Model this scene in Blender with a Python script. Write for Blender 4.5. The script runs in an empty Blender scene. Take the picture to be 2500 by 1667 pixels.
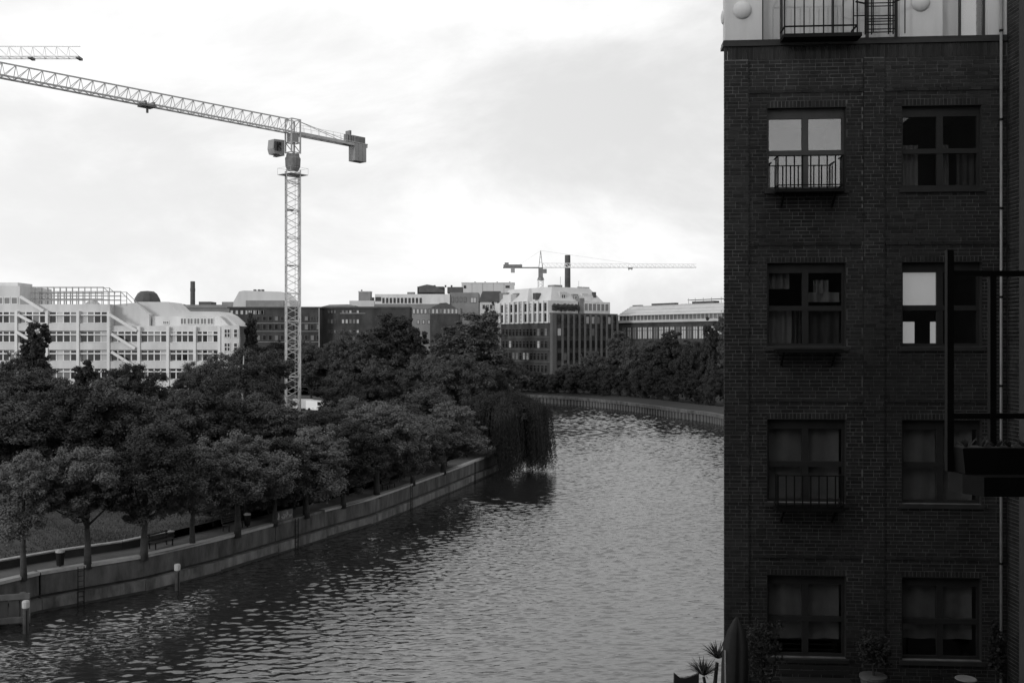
import bpy, math, random
import numpy as np
from mathutils import Vector, Matrix
random.seed(7); RNG = np.random.default_rng(7)
R = math.radians
S = bpy.context.scene; COL = S.collection
F, CX, CY, HC = 2430.0, 1250.0, 833.5, 15.5        # focal length in photo pixels, photo centre, eye height above the river

# ------------------------------------------------------------------ camera, sky, sun, exposure
cam = bpy.data.objects.new('camera', bpy.data.cameras.new('camera')); COL.objects.link(cam)
cam.location = (0, 0, HC); cam.rotation_euler = (R(90), 0, 0)
cam.data.sensor_width = 36; cam.data.lens = 36*F/2500; cam.data.clip_end = 6000; cam.data.clip_start = .05
S.camera = cam
S.view_settings.view_transform = 'Standard'; S.view_settings.look = 'None'
S.view_settings.exposure = 0.35; S.view_settings.gamma = 1
S.cycles.use_denoising = True
S.cycles.max_bounces = 7; S.cycles.diffuse_bounces = 3; S.cycles.glossy_bounces = 4; S.cycles.transparent_max_bounces = 12

SUN_AZ = Vector((-.62, -.785, 0)).normalized(); SUN_EL = R(12)
sd = Vector((SUN_AZ.x*math.cos(SUN_EL), SUN_AZ.y*math.cos(SUN_EL), math.sin(SUN_EL)))
sun = bpy.data.objects.new('sun', bpy.data.lights.new('sun', 'SUN')); COL.objects.link(sun)
sun.data.energy = 1.1; sun.data.angle = R(10); sun.data.color = (1, 1, 1)
sun.rotation_euler = sd.to_track_quat('Z', 'Y').to_euler()

def make_world():
    w = bpy.data.worlds.new('World'); S.world = w; w.use_nodes = True
    n, l = w.node_tree.nodes, w.node_tree.links
    n.clear()
    def N(t, **k):
        o = n.new(t)
        for a, b in k.items(): setattr(o, a, b)
        return o
    def M(op, a, b=None):
        o = N('ShaderNodeMath', operation=op)
        for i, v in enumerate((a, b)):
            if v is None: continue
            if isinstance(v, (int, float)): o.inputs[i].default_value = v
            else: l.new(v, o.inputs[i])
        return o.outputs[0]
    out = N('ShaderNodeOutputWorld'); bg = N('ShaderNodeBackground'); bg.inputs[1].default_value = .1
    sky = N('ShaderNodeTexSky', sky_type='NISHITA', sun_disc=False)
    sky.sun_elevation = SUN_EL; sky.sun_rotation = math.atan2(sd.x, sd.y)
    bw = N('ShaderNodeRGBToBW'); l.new(sky.outputs[0], bw.inputs[0])
    tc = N('ShaderNodeTexCoord'); sp = N('ShaderNodeSeparateXYZ'); l.new(tc.outputs['Generated'], sp.inputs[0])
    # the cloud layer: direction projected on a flat ceiling, so that clouds flatten towards the horizon
    dz = M('ADD', M('MAXIMUM', sp.outputs[2], 0.0), .9)
    cb = N('ShaderNodeCombineXYZ')
    l.new(M('DIVIDE', sp.outputs[0], dz), cb.inputs[0]); l.new(M('DIVIDE', sp.outputs[1], dz), cb.inputs[1])
    l.new(M('ADD', M('MULTIPLY', sp.outputs[2], 1.6), 3.0), cb.inputs[2])
    n1 = N('ShaderNodeTexNoise'); n1.inputs['Scale'].default_value = 3.4; n1.inputs['Detail'].default_value = 7; n1.inputs['Roughness'].default_value = .6
    n1.inputs['Distortion'].default_value = .35
    l.new(cb.outputs[0], n1.inputs['Vector'])
    n2 = N('ShaderNodeTexNoise'); n2.inputs['Scale'].default_value = 1.9; n2.inputs['Detail'].default_value = 3
    l.new(cb.outputs[0], n2.inputs['Vector'])
    mixn = M('ADD', M('MULTIPLY', n1.outputs[0], .57), M('MULTIPLY', n2.outputs[0], .43))
    rp = N('ShaderNodeMapRange'); rp.interpolation_type = 'SMOOTHSTEP'
    l.new(mixn, rp.inputs[0])
    for i, v in enumerate((.40, .64, 5.0, 7.7)): rp.inputs[i+1].default_value = v
    # thin cloud is brighter on the side of the open west: broad smooth lobe
    lobe = N('ShaderNodeVectorMath', operation='DOT_PRODUCT'); l.new(tc.outputs['Generated'], lobe.inputs[0])
    lobe.inputs[1].default_value = (-.93, .30, .22)
    lb = M('MULTIPLY', M('MAXIMUM', M('ADD', lobe.outputs['Value'], .25), 0.0), 1.9)
    cl = M('ADD', rp.outputs[0], lb)
    tot = M('ADD', M('MULTIPLY', cl, .88), M('MULTIPLY', M('MINIMUM', bw.outputs[0], 10.0), .12))
    # below the horizon the world is dark ground
    l.new(M('MULTIPLY', tot, 1.07), bg.inputs[0]); l.new(bg.outputs[0], out.inputs[0])
make_world()

# ------------------------------------------------------------------ materials
def mat(name, v, rough=.8, var=.25, scale=1.5, bump=0., bscale=20., metal=0., isl=0., spec=.3, coord='Object', streak=False, trans=0., big=None):
    m = bpy.data.materials.new(name); m.use_nodes = True
    n, l = m.node_tree.nodes, m.node_tree.links
    b = n['Principled BSDF']; b.inputs['Roughness'].default_value = rough; b.inputs['Metallic'].default_value = metal
    b.inputs['Specular IOR Level'].default_value = spec
    tc = n.new('ShaderNodeTexCoord'); vec = tc.outputs[coord]
    if streak:
        mp = n.new('ShaderNodeMapping'); mp.inputs['Scale'].default_value = (1, 1, .15); l.new(vec, mp.inputs[0]); vec = mp.outputs[0]
    t = n.new('ShaderNodeTexNoise'); t.inputs['Scale'].default_value = scale; t.inputs['Detail'].default_value = 6; t.inputs['Roughness'].default_value = .6
    l.new(vec, t.inputs['Vector'])
    mr = n.new('ShaderNodeMapRange'); l.new(t.outputs[0], mr.inputs[0])
    for i, x in enumerate((.25, .75, v*(1-var), v*(1+var))): mr.inputs[i+1].default_value = x
    val = mr.outputs[0]
    if isl:
        g = n.new('ShaderNodeNewGeometry'); m2 = n.new('ShaderNodeMapRange'); l.new(g.outputs['Random Per Island'], m2.inputs[0])
        m2.inputs[3].default_value = 1-isl; m2.inputs[4].default_value = 1+isl
        mm = n.new('ShaderNodeMath'); mm.operation = 'MULTIPLY'; l.new(val, mm.inputs[0]); l.new(m2.outputs[0], mm.inputs[1]); val = mm.outputs[0]
        oi = n.new('ShaderNodeObjectInfo'); m3 = n.new('ShaderNodeMapRange'); l.new(oi.outputs['Random'], m3.inputs[0])
        m3.inputs[3].default_value = 1-isl*.5; m3.inputs[4].default_value = 1+isl*.5
        mm = n.new('ShaderNodeMath'); mm.operation = 'MULTIPLY'; l.new(val, mm.inputs[0]); l.new(m3.outputs[0], mm.inputs[1]); val = mm.outputs[0]
    if big:
        g2 = n.new('ShaderNodeNewGeometry'); mp2 = n.new('ShaderNodeMapping'); mp2.inputs['Scale'].default_value = (1, 1, .3); l.new(g2.outputs['Position'], mp2.inputs[0])
        t3 = n.new('ShaderNodeTexNoise'); t3.inputs['Scale'].default_value = big[0]; t3.inputs['Detail'].default_value = 6; t3.inputs['Roughness'].default_value = .65; l.new(mp2.outputs[0], t3.inputs['Vector'])
        m4 = n.new('ShaderNodeMapRange'); l.new(t3.outputs[0], m4.inputs[0])
        for i, x in enumerate((.32, .68, 1-big[1], 1+big[1])): m4.inputs[i+1].default_value = x
        mm = n.new('ShaderNodeMath'); mm.operation = 'MULTIPLY'; l.new(val, mm.inputs[0]); l.new(m4.outputs[0], mm.inputs[1]); val = mm.outputs[0]
    l.new(val, b.inputs['Base Color'])
    if bump:
        t2 = n.new('ShaderNodeTexNoise'); t2.inputs['Scale'].default_value = bscale; t2.inputs['Detail'].default_value = 5; l.new(tc.outputs[coord], t2.inputs['Vector'])
        bp = n.new('ShaderNodeBump'); bp.inputs['Strength'].default_value = bump; bp.inputs['Distance'].default_value = .02
        l.new(t2.outputs[0], bp.inputs['Height']); l.new(bp.outputs[0], b.inputs['Normal'])
    if trans:
        tr = n.new('ShaderNodeBsdfTranslucent'); l.new(val, tr.inputs[0]); mx = n.new('ShaderNodeMixShader'); mx.inputs[0].default_value = trans
        l.new(b.outputs[0], mx.inputs[1]); l.new(tr.outputs[0], mx.inputs[2]); l.new(mx.outputs[0], n['Material Output'].inputs[0])
    return m

def glass_mat(name, ior):                              # thin window glass: mirror part by Fresnel, the rest passes through
    m = bpy.data.materials.new(name); m.use_nodes = True
    n, l = m.node_tree.nodes, m.node_tree.links; n.remove(n['Principled BSDF'])
    lw = n.new('ShaderNodeLayerWeight'); lw.inputs[0].default_value = .5
    pw = n.new('ShaderNodeMath'); pw.operation = 'POWER'; l.new(lw.outputs['Facing'], pw.inputs[0]); pw.inputs[1].default_value = 5.
    fr = n.new('ShaderNodeMapRange'); l.new(pw.outputs[0], fr.inputs[0]); fr.inputs[3].default_value = ior; fr.inputs[4].default_value = 1.
    gl = n.new('ShaderNodeBsdfGlossy'); gl.inputs['Roughness'].default_value = .01; gl.inputs[0].default_value = (.95, .95, .95, 1)
    tr = n.new('ShaderNodeBsdfTransparent'); tr.inputs[0].default_value = (.93, .93, .93, 1)
    t = n.new('ShaderNodeTexNoise'); t.inputs['Scale'].default_value = 1.2; bp = n.new('ShaderNodeBump'); bp.inputs['Strength'].default_value = .05; bp.inputs['Distance'].default_value = .02
    l.new(t.outputs[0], bp.inputs['Height']); l.new(bp.outputs[0], gl.inputs['Normal'])
    mx = n.new('ShaderNodeMixShader'); l.new(fr.outputs[0], mx.inputs[0]); l.new(tr.outputs[0], mx.inputs[1]); l.new(gl.outputs[0], mx.inputs[2])
    l.new(mx.outputs[0], n['Material Output'].inputs[0]); return m

def water_mat():
    m = bpy.data.materials.new('water'); m.use_nodes = True
    n, l = m.node_tree.nodes, m.node_tree.links; b = n['Principled BSDF']
    b.inputs['Base Color'].default_value = (.02, .02, .02, 1); b.inputs['Roughness'].default_value = .05; b.inputs['IOR'].default_value = 2.05
    tc = n.new('ShaderNodeTexCoord')
    def noise(sc, scale, det, rot=0.):
        mp = n.new('ShaderNodeMapping'); mp.inputs['Scale'].default_value = sc; mp.inputs['Rotation'].default_value = (0, 0, rot); l.new(tc.outputs['Object'], mp.inputs[0])
        t = n.new('ShaderNodeTexNoise'); t.inputs['Scale'].default_value = scale; t.inputs['Detail'].default_value = det; t.inputs['Roughness'].default_value = .55; t.inputs['Distortion'].default_value = .4
        l.new(mp.outputs[0], t.inputs['Vector']); return t.outputs[0]
    a = noise((.5, 1.25, 1), 1.0, 5, R(-14)); c = noise((.5, 1.3, 1), 3.6, 4, R(10)); d = noise((1, 1, 1), .035, 2)
    s1 = n.new('ShaderNodeMath'); s1.operation = 'MULTIPLY_ADD'; l.new(c, s1.inputs[0]); s1.inputs[1].default_value = .34; l.new(a, s1.inputs[2])
    mr = n.new('ShaderNodeMapRange'); l.new(d, mr.inputs[0]); mr.inputs[1].default_value = .35; mr.inputs[2].default_value = .65; mr.inputs[3].default_value = .55; mr.inputs[4].default_value = 1.1
    mu = n.new('ShaderNodeMath'); mu.operation = 'MULTIPLY'; l.new(s1.outputs[0], mu.inputs[0]); l.new(mr.outputs[0], mu.inputs[1])
    bp = n.new('ShaderNodeBump'); bp.inputs['Strength'].default_value = 1.; bp.inputs['Distance'].default_value = .035
    l.new(mu.outputs[0], bp.inputs['Height']); l.new(bp.outputs[0], b.inputs['Normal']); return m

def glow_mat():
    m = mat('window_glow', .7, .9, .05, 2); b = m.node_tree.nodes['Principled BSDF']; b.inputs['Emission Color'].default_value = (1, 1, 1, 1); b.inputs['Emission Strength'].default_value = .17; return m  # emissive surface added to brighten the panes of one window
M = dict(
    glow=glow_mat(), leafw=mat('willow_leaf', .034, .7, .25, .3, isl=.25, trans=.15, spec=.15),
    water=water_mat(), glass=glass_mat('window_glass', .045), coated=glass_mat('coated_glass', .17),
    brick=mat('clinker_brick', .025, .75, .3, 9, .4, 60, isl=.38, big=(.9, .4)), mortar=mat('mortar', .165, .95, .25, 6, .3, 40, big=(1.1, .5)),
    brickplain=mat('plain_brick', .035, .8, .3, 3, .3, 30), stucco=mat('stucco', .62, .9, .12, 2.5, .5, 60, streak=True),
    blacksteel=mat('black_steel', .01, .6, .3, 6, spec=.12), darkframe=mat('dark_frame', .03, .5, .2, 5), midframe=mat('grey_frame', .07, .5, .2, 5),
    greysteel=mat('galvanised', .3, .42, .2, 4, metal=.3), curtain=mat('curtain', .15, .9, .2, 3), palecurtain=mat('pale_blind', .85, .9, .06, 3), darkcurtain=mat('dark_curtain', .045, .9, .3, 3), room=mat('room', .05, .9, .2, 1),
    concrete=mat('quay_concrete', .085, .9, .4, .7, .3, 9, streak=True, big=(1.1, .55)), concretelow=mat('wet_concrete', .12, .8, .5, .9, .3, 9, streak=True, big=(1.3, .6)), coping=mat('stone_coping', .34, .85, .2, 2, .2, 20), darkledge=mat('dark_ledge', .03, .8, .4, 1.2),
    path=mat('path_gravel', .11, .95, .25, .8, .4, 25), lawn=mat('lawn', .042, .95, .4, .35, .6, 14), earth=mat('far_ground', .03, .95, .3, .05), paleconc=mat('pale_capping', .4, .8, .2, 6),
    white=mat('white_cladding', .56, .6, .10, .35, streak=True, big=(.35, .13)), whitefr=mat('white_frame', .66, .5, .08, 1), offwhite=mat('pale_metal_roof', .5, .5, .12, .3, streak=True), greyroof=mat('grey_roof', .2, .7, .2, .5),
    darkroof=mat('dark_roof', .075, .7, .3, .6), darkwall=mat('dark_brick_wall', .045, .85, .3, .4, big=(.3, .4)), midwall=mat('mid_render_wall', .2, .85, .2, .3), stone=mat('stone_fin', .095, .8, .2, .5), chim=mat('chimney_brick', .085, .85, .3, .5, .3, 5),
    paned=mat('pane_dark', .012, .08, .3, .4, spec=.6), panem=mat('pane_blind', .16, .2, .2, .4, spec=.6), panep=mat('pane_pale', .42, .25, .15, .4, spec=.6),
    crane=mat('crane_paint', .46, .5, .25, .8), craned=mat('crane_dark', .17, .6, .3, 1), ballast=mat('crane_ballast', .3, .8, .2, .6), haze_crane=mat('crane_hazed', .78, .6, .1, .6),  # haze_crane: lightening by haze is put into the paint colour
    leaf=mat('leaf', .085, .7, .25, .25, isl=.22, trans=.2, spec=.15), leaf2=mat('leaf_dark', .05, .7, .25, .25, isl=.22, trans=.25, spec=.15), leaf3=mat('leaf_light', .125, .65, .25, .3, isl=.22, trans=.18, spec=.2), bark=mat('bark', .05, .95, .4, 3, .8, 12), birch=mat('birch_bark', .3, .8, .4, 2.5),
    timber=mat('weathered_timber', .1, .9, .35, 2.5, .4, 20, streak=True), fabric=mat('parasol_fabric', .038, .9, .25, 3), fabricp=mat('parasol_hem', .22, .9, .25, 3), pot=mat('terracotta_pot', .12, .8, .25, 4), carw=mat('white_car_paint', .72, .3, .05, .5, spec=.6), tyre=mat('rubber', .02, .9, .2, 5),
    corr=mat('shed_roof_sheet', .42, .55, .15, .25, streak=True), glassband=mat('glazed_band', .12, .2, .3, .3, spec=.6), grafitti=mat('sprayed_paint', .42, .8, .2, 4),
)

# ------------------------------------------------------------------ mesh helpers
class MB:
    def __init__(s): s.v = []; s.f = []; s.m = []
    def add(s, vs, fs, mi=0):
        k = len(s.v); s.v += [tuple(p) for p in vs]; s.f += [tuple(i+k for i in f) for f in fs]; s.m += [mi]*len(fs); return s
    def box(s, x0, x1, y0, y1, z0, z1, mi=0):
        return s.add([(x0,y0,z0),(x1,y0,z0),(x1,y1,z0),(x0,y1,z0),(x0,y0,z1),(x1,y0,z1),(x1,y1,z1),(x0,y1,z1)],
                     [(0,3,2,1),(4,5,6,7),(0,1,5,4),(1,2,6,5),(2,3,7,6),(3,0,4,7)], mi)
    def bar(s, p, q, w, h=None, mi=0):
        p, q = Vector(p), Vector(q); d = (q-p)
        if d.length < 1e-6: return s
        d.normalize(); up = Vector((0,0,1)) if abs(d.z) < .95 else Vector((1,0,0))
        a = d.cross(up).normalized()*w*.5; b = a.cross(d).normalized()*(h or w)*.5
        return s.add([p-a-b, p+a-b, p+a+b, p-a+b, q-a-b, q+a-b, q+a+b, q-a+b], [(0,3,2,1),(4,5,6,7),(0,1,5,4),(1,2,6,5),(2,3,7,6),(3,0,4,7)], mi)
    def cyl(s, p, q, r0, r1=None, n=8, mi=0, caps=True):
        r1 = r0 if r1 is None else r1
        p, q = Vector(p), Vector(q); d = (q-p).normalized(); up = Vector((0,0,1)) if abs(d.z) < .95 else Vector((1,0,0))
        a = d.cross(up).normalized(); b = a.cross(d)
        vs = [c+(a*math.cos(t)+b*math.sin(t))*r for c, r in ((p, r0), (q, r1)) for t in [2*math.pi*i/n for i in range(n)]]
        fs = [(i, (i+1)%n, n+(i+1)%n, n+i) for i in range(n)]
        if caps: fs += [tuple(range(n))[::-1], tuple(range(n, 2*n))]
        return s.add(vs, fs, mi)
    def tube(s, pts, rs, n=6, mi=0):
        for i in range(len(pts)-1): s.cyl(pts[i], pts[i+1], rs[i], rs[i+1], n, mi, i in (0, len(pts)-2))
        return s
    def lathe(s, prof, n=12, c=(0,0,0), mi=0, squash=1.):
        vs = [(c[0]+r*math.cos(2*math.pi*i/n), c[1]+squash*r*math.sin(2*math.pi*i/n), c[2]+z) for r, z in prof for i in range(n)]
        fs = [(j*n+i, j*n+(i+1)%n, (j+1)*n+(i+1)%n, (j+1)*n+i) for j in range(len(prof)-1) for i in range(n)]
        fs += [tuple(range(n))[::-1], tuple(range((len(prof)-1)*n, len(prof)*n))]
        return s.add(vs, fs, mi)
    def xz(s, poly, y0, y1, mi=0):                        # polygon in the x-z plane, extruded along y
        n = len(poly); vs = [(x, y0, z) for x, z in poly]+[(x, y1, z) for x, z in poly]
        return s.add(vs, [tuple(range(n)), tuple(range(n, 2*n))[::-1]]+[(i, n+i, n+(i+1)%n, (i+1)%n) for i in range(n)], mi)
    def xy(s, poly, z0, z1, mi=0):
        n = len(poly); vs = [(x, y, z0) for x, y in poly]+[(x, y, z1) for x, y in poly]
        return s.add(vs, [tuple(range(n))[::-1], tuple(range(n, 2*n))]+[(i, (i+1)%n, n+(i+1)%n, n+i) for i in range(n)], mi)
    def mesh(s, name, mats, smooth=False):
        me = bpy.data.meshes.new(name); me.from_pydata(s.v, [], s.f); me.update()
        for m in (mats if isinstance(mats, (list, tuple)) else [mats]): me.materials.append(M[m])
        if any(s.m): me.polygons.foreach_set('material_index', s.m)
        if smooth: me.polygons.foreach_set('use_smooth', [True]*len(me.polygons))
        return me
    def build(s, name, mats, parent=None, loc=(0,0,0), rz=0., smooth=False, **k):
        return put(s.mesh(name, mats, smooth), name, parent, loc, rz, **k)

def put(me, name, parent=None, loc=(0,0,0), rz=0., sc=None, kind=None, label=None, cat=None, group=None, rot=None):
    o = bpy.data.objects.new(name, me); COL.objects.link(o); o.location = loc
    o.rotation_euler = rot if rot else (0,0,rz)
    if sc is not None: o.scale = sc if isinstance(sc, (tuple, list)) else (sc,)*3
    if parent: o.parent = parent
    tag(o, label, cat, group, kind); return o
def tag(o, label=None, cat=None, group=None, kind=None):
    for k, v in (('label', label), ('category', cat), ('group', group), ('kind', kind)):
        if v: o[k] = v
    return o
def thing(name, label, cat, loc=(0,0,0), rz=0., group=None): return put(None, name, None, loc, rz, label=label, cat=cat, group=group)

def wx(x, Y): return (x-CX)/F*Y                           # photo column -> X at depth Y
def wz(y, Y): return HC+(CY-y)*Y/F                        # photo row -> height at depth Y

# ------------------------------------------------------------------ the setting: water, banks, paths
EDGE_L = [(-75,-70),(-48,0),(-36,34),(-28.2,54.9),(-21.4,63.2),(-14.8,77.7),(-11.9,83.6),(-5.7,104),(-.85,121.7),(1,130),(3,150),(0,175),(-8,200),(-30,225),(-80,250),(-300,300)]
EDGE_R = [(-30,-70),(-9,-22),(1.5,8),(4.2,22),(12,44),(23,75),(33,110),(40,145),(39.1,185),(33.2,202),(27.1,219.6),(19.4,236),(10.2,248.6),(-5,262),(-40,285),(-120,310),(-420,380)]
def smooth(pts, k=5):                                     # Catmull-Rom, so that the quays bend without corners
    P = [Vector(p) for p in pts]; out = []
    for i in range(len(P)-1):
        a, b, c, d = P[max(i-1,0)], P[i], P[i+1], P[min(i+2,len(P)-1)]
        for j in range(k):
            t = j/k; out.append(.5*((2*b)+(c-a)*t+(2*a-5*b+4*c-d)*t*t+(3*b-a-3*c+d)*t**3))
    return [tuple(p) for p in out+[P[-1]]]
def offset(pts, d):                                       # shift a polyline to its left
    out = []
    for i, p in enumerate(pts):
        a, b = Vector(pts[max(i-1,0)]), Vector(pts[min(i+1,len(pts)-1)]); t = (b-a).normalized()
        out.append((p[0]-t.y*d, p[1]+t.x*d))
    return out
EL, ER = smooth(EDGE_L, 6), smooth(EDGE_R, 6)
def sheet(name, poly, z, m):
    mb = MB(); mb.add([(x, y, z) for x, y in poly], [tuple(range(len(poly)))]); return mb.build(name, m, kind='structure')
def inside(px, py, poly):
    ins = np.zeros(px.shape, bool); n = len(poly)
    for i in range(n):
        (x0, y0), (x1, y1) = poly[i], poly[i-1]
        if y0 == y1: continue
        c = ((y0 > py) != (y1 > py)) & (px < (x1-x0)*(py-y0)/(y1-y0)+x0); ins ^= c
    return ins
def river():
    """the river as a wind-rippled mesh: short-crested waves 0.4 to 2.2 m long, finer rows where the river is near"""
    r = np.random.default_rng(11); W = []
    for i in range(60):
        lam = .21*(1.05/.21)**(r.uniform()**1.05); W.append((2*math.pi/lam, R(97)+r.normal(0, .5), r.uniform(0, 6.28), r.uniform(.5, 1.5), r.uniform(0, 6), r.uniform(.5, 1.5), r.uniform(0, 6)))
    bank = offset(EL, 1.2)+offset(ER, -1.2)[::-1]; V = []; Fc = []; base = 0
    for y0, y1, gx, gy in ((36, 95.2, .18, .07), (95, 160.2, .3, .12), (160, 262, .45, .17)):
        X, Y = np.meshgrid(np.arange(-40, 46, gx), np.arange(y0, y1, gy)); Z = np.zeros_like(X)
        for k, a, p, e, f, g, h in W:
            Z += math.sqrt(2/60)/k*np.sin(k*(math.cos(a)*X+math.sin(a)*Y)+p+1.4*np.sin(X*.35*e+f)+1.2*np.sin(Y*.23*g+h))
        gust = .86+.26*np.sin(X*.09+1.3*np.sin(Y*.05))*np.sin(Y*.06+X*.03+1.)
        Z = Z*gust*WAVE*(1+.4*np.clip((Y-95)/90, 0, 1)); Z += .3*np.abs(Z)
        keep = inside(X[:-1, :-1]+gx/2, Y[:-1, :-1]+gy/2, bank)
        idx = np.arange(X.size).reshape(X.shape); f = np.stack([idx[:-1,:-1][keep], idx[:-1,1:][keep], idx[1:,1:][keep], idx[1:,:-1][keep]], 1)
        used, inv = np.unique(f, return_inverse=True); V.append(np.stack([X.ravel()[used], Y.ravel()[used], Z.ravel()[used]], 1)); Fc.append(inv.reshape(-1, 4)+base); base += len(used)
    V.append(np.array([(-900,-300,-.3),(900,-300,-.3),(900,1500,-.3),(-900,1500,-.3)])); Fc.append(np.array([[base, base+1, base+2, base+3]]))
    v, f = np.vstack(V), np.vstack(Fc)
    me = bpy.data.meshes.new('river_water'); me.vertices.add(len(v)); me.vertices.foreach_set('co', v.astype(np.float32).ravel())
    me.loops.add(f.size); me.loops.foreach_set('vertex_index', f.astype(np.int32).ravel())
    me.polygons.add(len(f)); me.polygons.foreach_set('loop_start', np.arange(0, f.size, 4, dtype=np.int32)); me.polygons.foreach_set('loop_total', np.full(len(f), 4, np.int32))
    me.update(calc_edges=True); me.polygons.foreach_set('use_smooth', [True]*len(f)); me.materials.append(M['water']); put(me, 'river_water', kind='structure'); print('WATER', len(f))
WAVE = .21
river()
QZ = 2.25
P2 = offset(EL, 3.1)
sheet('park_lawn', P2+[(-1500,300),(-1500,-70)], 2.75, 'lawn')
def ribbon(name, a, b, za, zb, m, **k):
    mb = MB(); n = len(a)
    mb.add([(x, y, za) for x, y in a]+[(x, y, zb) for x, y in b], [(i, i+1, n+i+1, n+i) for i in range(n-1)]); return mb.build(name, m, **k)
ribbon('promenade_path', offset(EL, .2), P2, QZ, QZ, 'path', kind='structure')
sheet('far_bank_ground', ER+[(-1500,600),(-1500,3000),(1500,3000),(1500,-70)], 1.95, 'earth')

# ------------------------------------------------------------------ quay walls
def along(pts, step):                                     # points every STEP metres along a polyline
    out = [Vector(pts[0])]; acc = 0.
    for a, b in zip(pts, pts[1:]):
        a, b = Vector(a), Vector(b); L = (b-a).length; d = 0.
        while acc+(L-d) >= step:
            d += step-acc; acc = 0.; out.append(a+(b-a)*(d/L))
        acc += L-d
    return out
qw = thing('quay_wall', 'grey concrete quay wall below the promenade on the left bank', 'wall', (EL[14][0], EL[14][1], 0))
Q0 = Vector(qw.location)
qseg = along(EL[12:62], 6.2)
for i, (a, b) in enumerate(zip(qseg, qseg[1:])):
    t = (b-a).normalized(); nrm = Vector((-t.y, t.x)); ang = math.atan2(t.y, t.x); L = (b-a).length
    loc = (a.x-Q0.x, a.y-Q0.y, 0)
    j = random.uniform(-.02, .02)
    MB().box(.02, L-.02, .25+j, .6, .95, QZ-.14).build('wall_panel', 'concrete', qw, loc, ang)
    MB().box(.02, L-.02, j, .6, -.8, .78).build('footing_block', 'concretelow', qw, loc, ang)
    MB().box(-.03, L+.03, .34, .62, .76, 1.0).build('recess', 'darkledge', qw, loc, ang)
    MB().box(.0, L, -.035+j, .0+j, -.6, random.uniform(.1, .22)).build('algae_band', 'darkledge', qw, loc, ang)
    if i % 3 == 1:
        for q_ in (0, .36): MB().box(2+q_, 2.04+q_, -.08, -.04, -.5, QZ+.02).build('ladder_stile', 'blacksteel', qw, loc, ang)
        for q_ in range(8): MB().box(2.04, 2.36, -.07, -.05, -.1+q_*.3, -.07+q_*.3).build('ladder_rung', 'blacksteel', qw, loc, ang)
    MB().box(.012, L-.012, .17+j, .75, QZ-.142, QZ+.03).build('coping_stone', 'coping' if i % 7 else 'concretelow', qw, loc, ang)
# low retaining wall behind the promenade (left part) with a pale coping
lw = thing('retaining_wall', 'low dark retaining wall with a pale coping behind the promenade', 'wall', (P2[12][0], P2[12][1], QZ))
Q0 = Vector(lw.location); lseg = along(offset(EL, 3.0)[11:27], 4.1)
for i, (a, b) in enumerate(zip(lseg, lseg[1:])):
    t = (b-a).normalized(); ang = math.atan2(t.y, t.x); L = (b-a).length; loc = (a.x-Q0.x, a.y-Q0.y, 0)
    MB().box(0, L, -.12, .2, -.05, .48).build('wall_panel', 'darkledge', lw, loc, ang)
    if i not in (3,): MB().box(.03, L-.03, -.2, .24, .482, .56).build('coping_stone', 'coping', lw, loc, ang)
# far quay of sheet piles
fw = thing('sheet_pile_wall', 'ribbed sheet pile quay with pale capping along the far bank', 'wall', (10.2, 248.6, 0))
Q0 = Vector(fw.location)
fp = along(ER[40:80], .62); mb = MB(); mc = MB()
for i, (a, b) in enumerate(zip(fp, fp[1:])):
    t = (b-a).normalized(); n_ = Vector((-t.y, t.x))
    o = -n_*(.0 if i % 2 else .28)
    p, q = a+o-Q0.xy, b+o-Q0.xy; r_, s_ = p+n_*.5, q+n_*.5
    w = .16 if i % 2 else 0.
    mb.xy([(p.x,p.y),(q.x,q.y),(s_.x,s_.y),(r_.x,r_.y)][::-1], -.5, 1.32)
mb.build('pile_face', 'timber', fw, kind='stuff')
fa = along(ER[40:80], 5.)
for a, b in zip(fa, fa[1:]):
    t = (b-a).normalized(); ang = math.atan2(t.y, t.x); L = (b-a).length
    MB().box(.02, L-.02, -.2, .75, 1.325, 1.99).build('capping_beam', 'concrete', fw, (a.x-Q0.x, a.y-Q0.y, 0), ang)
ribbon('far_bank_path', offset(ER, -1.0)[38:84], offset(ER, -6.5)[38:84], 1.97, 2.5, 'earth', kind='structure')

# near quay below the camera (hidden by the frame, closes the river)
nw = along(ER[0:42], 9.)
mb = MB()
for a, b in zip(nw, nw[1:]):
    mb.bar((a.x, a.y, .6), (b.x, b.y, .6), .5, 2.6)
mb.build('near_quay_wall', 'concrete', kind='structure')

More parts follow.
